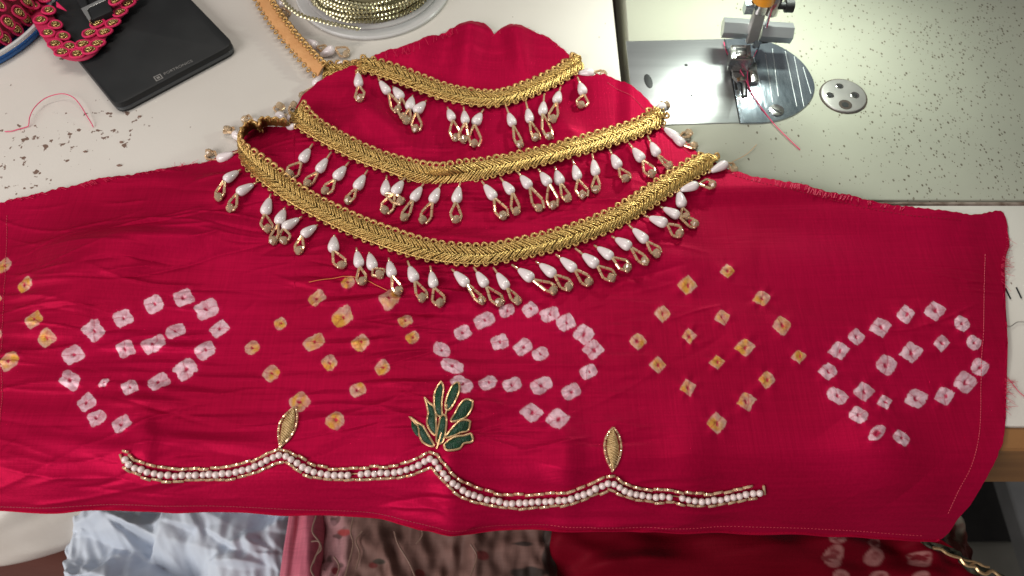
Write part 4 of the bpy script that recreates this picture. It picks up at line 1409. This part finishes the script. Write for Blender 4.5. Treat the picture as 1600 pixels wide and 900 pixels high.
# narrow pink tape under the motifs, standing on edge at the bend
tape = []
for (x, y, z) in ((45, -12, .011), (58, 12, .010), (70, 34, .010), (82, 52, .010), (94, 68, .010), (110, 80, .0105), (130, 82, .011), (143, 70, .012), (152, 52, .012), (163, 36, .012), (180, 18, .012), (198, -4, .0125)):
    tape.append(unproj(x, y, z))
tp = np.array([tuple(p) for p in catmull([tuple(p) for p in tape], 6)])
tT = np.gradient(tp, axis=0)
tT /= np.linalg.norm(tT, axis=1)[:, None]
tW = np.cross(tT, [0, 0, 1.0])
tW /= np.linalg.norm(tW, axis=1)[:, None]
rows = np.stack([tp + tW * 0.0065 + [0, 0, -.0010], tp + tW * 0.0065 + [0, 0, -.0002], tp - tW * 0.0065 + [0, 0, -.0002], tp - tW * 0.0065 + [0, 0, -.0010]], 0)
link("net_tape", grid_mesh("net_tape", rows), pm("pink_net", (0.42, 0.008, 0.06), rough=0.7), pk)
p_a, p_b, p_c = unproj(88, 2, .0135), unproj(88, 10, .0135), unproj(104, 17, .013)
MB().extrude([(p_a.x, p_a.y), (p_b.x, p_b.y), (p_c.x, p_c.y)], 0.0127, 0.0135, 0.0001).build("cut_tip", M_pink, pk)

# bundle of the same lace in a round dish
dc = unproj(-72, 18, 0.0)
dish = empty("round_dish", dc, "clear round plastic dish with a blue base holding the lace bundle", "dish")
TD = Matrix.Translation(dc)
RD = (unproj(49, 70, 0) - dc).length
MB().lathe([(RD * 0.96, 0.0003), (RD * 1.0, 0.0012), (RD * 1.0, 0.0030), (RD * 0.97, 0.0036), (0.02, 0.0034)], 64, TD).build("blue_base", M_blue, dish)
MB().tube([dc + Vector((RD * 1.0 * math.cos(a), RD * 1.0 * math.sin(a), 0.0075)) for a in np.linspace(0, 2 * math.pi, 72, endpoint=False)], 0.0016, 8, closed=True).build("clear_rim", M_clear, dish)
bn = empty("paisley_lace_bundle", dc + Vector((0, 0, 0.0036)), "coiled bundle of dark pink and gold paisley lace in the round dish", "lace bundle")
MB().lathe([(RD * 0.86, 0.0042), (RD * 0.90, 0.010), (RD * 0.88, 0.018), (RD * 0.80, 0.026), (RD * 0.6, 0.031), (0.004, 0.032)], 48, TD).build("coil", pm("pink_coil", (0.30, 0.008, 0.04), (0.20, 0.01, 0.02), scale=300, rough=0.7, bump=0.6, bscale=500), bn)
for ring_i, (rr, zz, tl) in enumerate(((0.905, .010, 1.3), (0.90, .017, 1.1), (0.82, .0255, .6), (0.68, .031, .25), (0.5, .0335, .1))):
    nn = int(2 * math.pi * rr * RD / 0.0098)
    for k in range(nn):
        a = 2 * math.pi * k / nn + ring_i * 0.3
        if not (-1.9 < a - (2 * math.pi if a > math.pi else 0) < 0.9):
            continue
        c = dc + Vector((rr * RD * math.cos(a), rr * RD * math.sin(a), zz))
        nrm = Vector((math.cos(a) * math.sin(tl), math.sin(a) * math.sin(tl), math.cos(tl)))
        M = align(c, Vector((-math.sin(a), math.cos(a), random.uniform(-.2, .2))), nrm, (0.0044, 0.0044, 0.0044))
        m = link("paisley_motif", motif_me, M_pink, bn, M)
        link("gold_swirl", swirl_me, M_sequin, m, M)

# ------------------------------------------------------------------ loose threads and bits on the table
cur = [(25, 685), (60, 683), (95, 673), (140, 660), (150, 648), (155, 610), (180, 560), (230, 515), (290, 492), (340, 490), (385, 510), (420, 550), (450, 600), (475, 640), (486, 662)]
o = MB().tube([unproj(a * .3, b * .3, 0.0006 + 0.004 * math.sin(max(0, min(1, (i / 4 - 3) / 11)) * math.pi)) for i, (a, b) in enumerate(catmull(cur, 4))], 0.00030, 5).build("curled_thread", M_thread_pink)
tag(o, "curled pink thread lying on the worn table left of the cloth", "thread")
o = MB().tube([unproj(a, b, 0.0007) for a, b in catmull([(1568, 505), (1578, 510), (1590, 503), (1606, 504)], 5)], 0.00018, 4).build("grey_thread", pm("grey_thread", (0.2, 0.17, 0.16), rough=.7))
tag(o, "thin grey thread on the table beside the cloth's cut edge", "thread")
o = MB().tube([unproj(a, b, 0.0007) for a, b in catmull([(1570, 585), (1580, 597), (1592, 612), (1604, 622)], 5)], 0.00022, 4).build("red_thread", M_thread_red)
tag(o, "loose red thread end on the table lower down the cloth's cut edge", "thread")
org = np.array(catmull([(486, 448), (515, 443), (545, 439), (575, 446), (607, 461)], 5))
o = MB().tube([Vector(x) for x in surf(org[:, 0], org[:, 1], 0.0008)], 0.00018, 4).build("orange_thread", pm("orange_thread", (0.8, 0.25, 0.05), rough=.6))
tag(o, "fine orange thread on the cloth below the lowest lace row", "thread")
o = MB().tube([unproj(a, b, 0.0032) for a, b in catmull([(1135, 256), (1150, 250), (1168, 240), (1182, 226)], 5)], 0.00015, 4).build("beige_thread", M_tan)
tag(o, "hair-fine beige thread on the machine bed below the needle plate", "thread")
# paint-chip crumbs
M_crumb = pm("brown_crumb", (0.16, 0.085, 0.06), (0.28, 0.17, 0.13), scale=300, rough=0.8)
for i, (x, y, s_, lab) in enumerate(((633, 741, 10, "dark brown crumb on the table, right of the chipped patch"), (622, 862, 11, "small brown crumb on the table just above the cloth"), (445, 790, 9, "brown crumb on the table below the chipped patch"),
                                     (320, 308, 11, "dark crumb on the table beneath the pink lace bend"), (727, 607, 9, "grey-brown crumb on the table below the black gadget"))):
    p = unproj(x * .3, y * .3, 0.0002)
    rr = s_ * .3 / 2400
    ring = [(p.x + rr * (1 + .35 * math.sin(3.1 * k + i)) * math.cos(k * .785), p.y + rr * .6 * (1 + .3 * math.cos(2.3 * k + i)) * math.sin(k * .785)) for k in range(8)]
    tag(MB().extrude(ring, 0.0001, 0.0007, 0.0002).build("paint_crumb", M_crumb), lab, "crumb", "crumbs on the table")

# ------------------------------------------------------------------ below the table edge
# wooden bench that carries the cloths and bags
ZB = -0.30
bench = empty("wooden_bench", (-0.05, 0.02, FLOOR_Z), "reddish brown wooden bench under the bags and folded cloths", "bench")
bxl = unproj(1440, 880, ZB).x
M_bench = pm("red_brown_wood", (0.13, 0.040, 0.028), (0.09, 0.028, 0.02), scale=25, rough=0.5, stretch=(0.2, 1, 1), bump=0.1)
MB().extrude([(-0.62, -0.16), (bxl, -0.16), (bxl, 0.26), (-0.62, 0.26)], ZB - 0.03, ZB, 0.003).build("bench_top", M_bench, bench)
for (x, y) in ((-0.58, -0.12), (bxl - 0.05, -0.12), (-0.58, 0.22), (bxl - 0.05, 0.22)):
    MB().bar((x, y, FLOOR_Z), (x, y, ZB - 0.03), 0.04, 0.04, up=(0, 1, 0), bevel=0.003).build("leg", M_bench, bench)


def drape(name, mat, pxq, z, relief, nr, nc, seedv, ridged=False, colf=None, edge_drop=0.0, sx=6, sy=6, parent=None):
    """a cloth spread over the bench: pxq = corner rows (top edge list, bottom edge list) at height z"""
    top, bot = pxq
    u = np.linspace(0, 1, nc)
    tp_ = catmull(top, 12)
    bp_ = catmull(bot, 12)
    ti = np.linspace(0, len(tp_) - 1, nc)
    bi = np.linspace(0, len(bp_) - 1, nc)
    TPX = np.stack([np.interp(ti, np.arange(len(tp_)), tp_[:, k]) for k in (0, 1)], -1)
    BPX = np.stack([np.interp(bi, np.arange(len(bp_)), bp_[:, k]) for k in (0, 1)], -1)
    v = np.linspace(0, 1, nr)[:, None, None]
    PX = TPX[None] * (1 - v) + BPX[None] * v
    n = fft_noise((nr, nc), sx, sy, seedv) + 0.5 * fft_noise((nr, nc), sx * .35, sy * .35, seedv + 1)
    if ridged:
        n2_ = fft_noise((nr, nc), sx * .8, sy * .8, seedv + 2)
        n3_ = fft_noise((nr, nc), sx * .5, sy * .9, seedv + 3)
        n = 1.0 * n + 1.6 * (1 - np.abs(n2_)) + 1.0 * (1 - np.abs(n3_))
        n = n - n.mean()
    uu = np.linspace(0, 1, nc)[None]
    ed = np.exp(-uu / 0.06) + np.exp(-(1 - uu) / 0.06)
    out = np.zeros((nr, nc, 3))
    for i in range(nr):
        for j in range(nc):
            out[i, j] = unproj(PX[i, j, 0], PX[i, j, 1], z)
    hh = relief * n - edge_drop * ed
    out[..., 2] += np.maximum(hh, (ZB + 0.002) - z)
    return out, PX


# dark red tie-dyed cloth
Pq, PXr = drape("", None, ([(848, 800), (1000, 800), (1200, 800), (1400, 812), (1470, 830)], [(850, 1010), (1000, 1010), (1250, 1010), (1500, 1000), (1680, 985)]), -0.200, 0.006, 130, 240, 51, sx=22, sy=18, edge_drop=0.02)
colr = np.tile(np.array([0.16, 0.0018, 0.0095]), Pq.shape[:2] + (1,))  # dark red; its colour also helps keep the lap area in shade
nlap = fft_noise(Pq.shape[:2], 1.0, 1.0, 61)
nlb = fft_noise(Pq.shape[:2], 2.5, 2.5, 62)
for (x, y, rx, ry, hol) in ((1298, 845, 15, 9, 1), (1369, 846, 13, 8, 1), (1299, 873, 17, 16, 1), (1370, 870, 17, 15, .5), (1442, 872, 17, 13, 1.4), (1315, 900, 14, 12, .5), (1380, 902, 15, 13, .8), (1441, 903, 15, 12, .8)):
    u, v = (PXr[..., 0] - x) / rx, (PXr[..., 1] - y) / ry
    r = (np.abs(u) ** 2.4 + np.abs(v) ** 2.4) ** (1 / 2.4) + 0.09 * nlb
    ins = (1 - sstep(0.82, 1.08, r)) * (1 - np.clip(hol * 0.65 * (1 - sstep(0.25, 0.65, r + 0.22 * nlap)), 0, 0.9)) * np.clip(0.82 + 0.12 * nlap, 0, 1)
    colr = colr * (1 - ins[..., None]) + np.array([0.42, 0.17, 0.16]) * ins[..., None]
rl = unproj(1200, 900, ZB)
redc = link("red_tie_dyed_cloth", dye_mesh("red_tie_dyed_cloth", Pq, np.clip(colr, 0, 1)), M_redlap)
tag(redc, "dark red cloth with rows of pale tie-dyed spots below the table edge", "cloth")

# scalloped dark border with gold edging lying on it
bd = empty("scalloped_border", unproj(1500, 875, -0.19), "dark green scalloped lace border edged in gold on the red cloth's corner", "lace border")
sc_up = [(1436, 842), (1452, 846), (1470, 852), (1490, 858), (1506, 866), (1520, 874), (1540, 884), (1556, 892), (1572, 902)]
sc_dn = [(1438, 848), (1456, 858), (1474, 864), (1488, 868), (1500, 876), (1512, 888), (1530, 898), (1548, 894), (1568, 910)]
Pq2, _ = drape("", None, (sc_up, sc_dn), -0.176, 0.0012, 12, 90, 71, sx=6, sy=4)
link("border_net", grid_mesh("border_net", Pq2), pm("dark_green_net", (0.022, 0.022, 0.012), (0.05, 0.045, 0.02), scale=400, rough=0.6, bump=0.5, bscale=800), bd)
for k, line in enumerate(([(1458, 856), (1470, 858), (1480, 865), (1490, 869), (1500, 872), (1506, 880), (1512, 884), (1524, 886), (1530, 893), (1540, 897), (1550, 892), (1560, 899), (1572, 908)],
                          [(1500, 873), (1512, 876), (1524, 878), (1535, 884), (1545, 886)], [(1514, 884), (1522, 880), (1530, 880), (1538, 885), (1546, 886)])):
    MB().tube([unproj(a, b, -0.170) for a, b in catmull(line, 5)], 0.0011 if k == 0 else 0.0007, 6).build("gold_edging", M_zari, bd)
# twisted end of a pale patterned scarf behind
Pq3, PX3 = drape("", None, ([(1474, 806), (1486, 802), (1500, 798)], [(1500, 900), (1518, 893), (1532, 888)]), -0.235, 0.003, 60, 24, 81, sx=4, sy=9)
cs = np.zeros(Pq3.shape)
tv = np.linspace(0, 1, 60)[:, None]
nb_ = fft_noise((60, 24), 2, 3, 82)
mixv = np.clip(sstep(0.25, 0.5, tv + 0.1 * nb_), 0, 1)[..., None]
cs = np.array([0.42, 0.38, 0.30]) * (1 - mixv) + np.array([0.16, 0.055, 0.045]) * mixv
sf = link("patterned_scarf", dye_mesh("patterned_scarf", Pq3, cs), M_redlap)
tag(sf, "twisted end of a pale and maroon scarf hanging behind the cloth corner", "scarf")

# floral net cloth, pink cloth
Pq4, PX4 = drape("", None, ([(488, 780), (600, 780), (740, 790), (872, 795)], [(478, 1000), (600, 1005), (740, 1005), (872, 1005)]), -0.196, 0.0030, 150, 260, 91, sx=10, sy=18, edge_drop=0.012)
cf = np.tile(np.array([0.20, 0.105, 0.088]), Pq4.shape[:2] + (1,))
na = fft_noise(Pq4.shape[:2], 5, 5, 92)
nb2 = fft_noise(Pq4.shape[:2], 7, 7, 93)
nc2 = fft_noise(Pq4.shape[:2], 3, 3, 94)
strip = (1 - sstep(532, 556, PX4[..., 0] + 4 * na))[..., None]
cf = cf * (1 - strip) + np.array([0.44, 0.22, 0.23]) * strip
cf = cf * (1 + 0.12 * np.clip(na, -1.5, 1.5))[..., None]
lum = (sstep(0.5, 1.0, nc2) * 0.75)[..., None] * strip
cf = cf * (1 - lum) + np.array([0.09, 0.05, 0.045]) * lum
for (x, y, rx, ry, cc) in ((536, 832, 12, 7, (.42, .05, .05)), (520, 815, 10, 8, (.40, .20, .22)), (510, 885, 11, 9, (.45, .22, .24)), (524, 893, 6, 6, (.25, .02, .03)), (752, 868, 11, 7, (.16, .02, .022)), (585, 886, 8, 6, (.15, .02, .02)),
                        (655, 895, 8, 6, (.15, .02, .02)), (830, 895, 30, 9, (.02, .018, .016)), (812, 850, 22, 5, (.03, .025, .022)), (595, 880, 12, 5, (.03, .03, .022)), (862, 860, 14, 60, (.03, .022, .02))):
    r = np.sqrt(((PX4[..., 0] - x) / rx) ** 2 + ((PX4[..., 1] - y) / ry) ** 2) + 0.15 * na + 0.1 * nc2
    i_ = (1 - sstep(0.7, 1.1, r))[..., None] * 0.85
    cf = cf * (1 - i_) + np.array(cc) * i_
flo = empty("floral_net_cloth", unproj(650, 900, ZB), "brown floral net cloth with embroidered edge, hanging between pink and red cloths", "cloth")
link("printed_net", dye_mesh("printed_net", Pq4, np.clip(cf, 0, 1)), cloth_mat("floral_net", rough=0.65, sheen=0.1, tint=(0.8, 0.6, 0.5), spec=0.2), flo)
M_cordb = pm("beige_cord", (0.26, 0.15, 0.115), rough=0.6)
for line in ([(494, 806), (488, 830), (500, 850), (492, 872), (486, 890), (494, 905)], [(553, 806), (548, 830), (552, 850), (545, 880), (538, 905)], [(566, 830), (556, 845), (562, 865), (556, 890)], [(486, 846), (498, 846), (502, 858), (494, 868), (490, 880)],
             [(616, 830), (622, 850), (640, 880), (650, 905)], [(655, 815), (660, 835), (650, 850)], [(735, 850), (745, 870), (735, 900)], [(522, 870), (530, 885), (524, 905)]):
    MB().tube([unproj(a, b, -0.187) for a, b in catmull(line, 6)], 0.0006, 5).build("embroidered_cord", M_cordb, flo)
Pq5, _ = drape("", None, ([(446, 775), (470, 775), (505, 775)], [(412, 1000), (450, 1000), (498, 1000)]), -0.188, 0.0016, 70, 50, 101, sx=5, sy=25, edge_drop=0.028)
pc = link("pink_cloth", grid_mesh("pink_cloth", Pq5), cloth_mat("rose_cotton", fixed=(0.62, 0.16, 0.22), fixed2=(0.56, 0.13, 0.19), rough=0.7, sheen=0.2, tint=(1, .7, .8), slub=0.14))
tag(pc, "plain rose pink folded cloth beside the white plastic bags", "cloth")

# plastic bags
M_bagw = pm("white_polythene", (0.66, 0.71, 0.79), (0.56, 0.61, 0.70), scale=20, rough=0.6, bump=0.15, bscale=90, Specular_IOR_Level=0.3)
M_bagw.node_tree.nodes["Principled BSDF"].inputs["Subsurface Weight"].default_value = 0.0
M_bagc = pm("cream_polythene", (0.66, 0.60, 0.54), (0.58, 0.52, 0.46), scale=20, rough=0.35, bump=0.25, bscale=70)
from mathutils.geometry import delaunay_2d_cdt


def facets(nr, nc, count, seedv, blur):
    """height field of flat creased facets, like crumpled film"""
    rnd = random.Random(seedv)
    pts = [Vector((rnd.uniform(0, 1), rnd.uniform(0, 1))) for _ in range(count)] + [Vector(p) for p in ((-.1, -.1), (1.1, -.1), (1.1, 1.1), (-.1, 1.1))]
    hs = [rnd.uniform(0, 1) for _ in pts]
    vs, _, fcs, ov, _, _ = delaunay_2d_cdt(pts, [], [], 0, 1e-6)
    hh = [hs[o_[0]] if o_ else 0.5 for o_ in ov]
    U, V = np.meshgrid(np.linspace(0, 1, nc), np.linspace(0, 1, nr))
    out = np.zeros((nr, nc))
    for f_ in fcs:
        (x0, y0), (x1, y1), (x2, y2) = [vs[i] for i in f_]
        den = (y1 - y2) * (x0 - x2) + (x2 - x1) * (y0 - y2)
        if abs(den) < 1e-9:
            continue
        a = ((y1 - y2) * (U - x2) + (x2 - x1) * (V - y2)) / den
        b = ((y2 - y0) * (U - x2) + (x0 - x2) * (V - y2)) / den
        c = 1 - a - b
        m = (a >= -1e-6) & (b >= -1e-6) & (c >= -1e-6)
        out[m] = (a * hh[f_[0]] + b * hh[f_[1]] + c * hh[f_[2]])[m]
    for _ in range(blur):
        out[1:-1, 1:-1] = (out[1:-1, 1:-1] * 2 + out[:-2, 1:-1] + out[2:, 1:-1] + out[1:-1, :-2] + out[1:-1, 2:]) / 6
    return out - out.mean()


Pq6, _ = drape("", None, ([(78, 770), (200, 760), (330, 760), (452, 770)], [(92, 960), (200, 985), (330, 985), (446, 985)]), -0.228, 0.0, 190, 280, 111, edge_drop=0.015)
Pq6[..., 2] += 0.055 * facets(190, 280, 36, 9, 14) + 0.014 * facets(190, 280, 120, 6, 8) + 0.0010 * fft_noise((190, 280), 3, 9, 115)
Pq6[..., 2] = np.maximum(Pq6[..., 2], ZB + 0.002)
o = link("white_plastic_bag", grid_mesh("white_plastic_bag", Pq6), M_bagw)
tag(o, "crumpled bluish white plastic bag beside the pink cloth", "bag")


def bag(name, mat, c, radii, seedv, label):
    nr, nc = 70, 120
    th = np.linspace(0.02, math.pi - 0.02, nr)[:, None]
    ph = np.linspace(0, 2 * math.pi, nc)[None]
    n = fft_noise((nr, nc), 9, 9, seedv)
    n2_ = fft_noise((nr, nc), 6, 6, seedv + 1)
    n[:, -1] = n[:, 0]
    n2_[:, -1] = n2_[:, 0]
    r = 1 + 0.03 * n + (0.05 * (0.6 - np.abs(n2_)) + 0.20 * facets(nr, nc, 60, seedv, 3)) * np.sin(th)
    X = c[0] + radii[0] * r * np.sin(th) * np.cos(ph)
    Y = c[1] + radii[1] * r * np.sin(th) * np.sin(ph)
    Zz = np.maximum(c[2] + radii[2] * r * np.cos(th) + 0 * ph, ZB + 0.001)
    o = link(name, grid_mesh(name, np.stack([X, Y, Zz], -1)), mat)
    return tag(o, label, "bag")


cb = unproj(10, 775, -0.235)
bag("cream_plastic_bag", M_bagc, (cb.x - 0.015, cb.y + 0.012, -0.245), (0.10, 0.055, 0.052), 121, "rounded cream plastic bag at the lower left, under the cloth's hem")

# lower right: rail, and a slab added for the dark floor under the table
slab_edge = unproj(1540, 847, FLOOR_Z).y
o = MB().extrude([(0.25, slab_edge), (1.2, slab_edge), (1.2, slab_edge + 0.8), (0.25, slab_edge + 0.8)], FLOOR_Z + 0.001, FLOOR_Z + 0.008, 0.002).build("dark_floor_slab", pm("slab_black", (0.022, 0.020, 0.019), (0.03, 0.027, 0.025), scale=60, rough=0.8, bump=0.3, bscale=120))
tag(o, "dark slab added on the tiled floor under the table", "mat")
ra, rb = unproj(1577, 758, -0.66), unproj(1622, 900, -0.66)
rd = (rb - ra).normalized()
st = empty("stand_rail", ((ra.x + rb.x) / 2, (ra.y + rb.y) / 2, FLOOR_Z), "grey painted steel foot rail of the table stand", "rail")
wdr = 0.05
sh = Vector((wdr / 2 - 0.012, 0, 0))
MB().bar(ra - rd * 0.35 + sh, rb + rd * 0.25 + sh, wdr, 0.03, bevel=0.002).build("rail_bar", pm("grey_paint", (0.36, 0.36, 0.36), (0.30, 0.30, 0.30), scale=30, rough=0.5), st)
for t in (-0.3, 0.2):
    p = (ra if t < 0 else rb) + rd * t + sh
    MB().bar((p.x, p.y, FLOOR_Z), (p.x, p.y, -0.676), 0.045, 0.045, up=(0, 1, 0), bevel=0.002).build("foot", M_black, st)

for ob in scene.objects:
    if ob.type == 'MESH' and ob.parent is None and "label" not in ob and ob.get("kind") != "structure":
        print("unlabelled", ob.name)
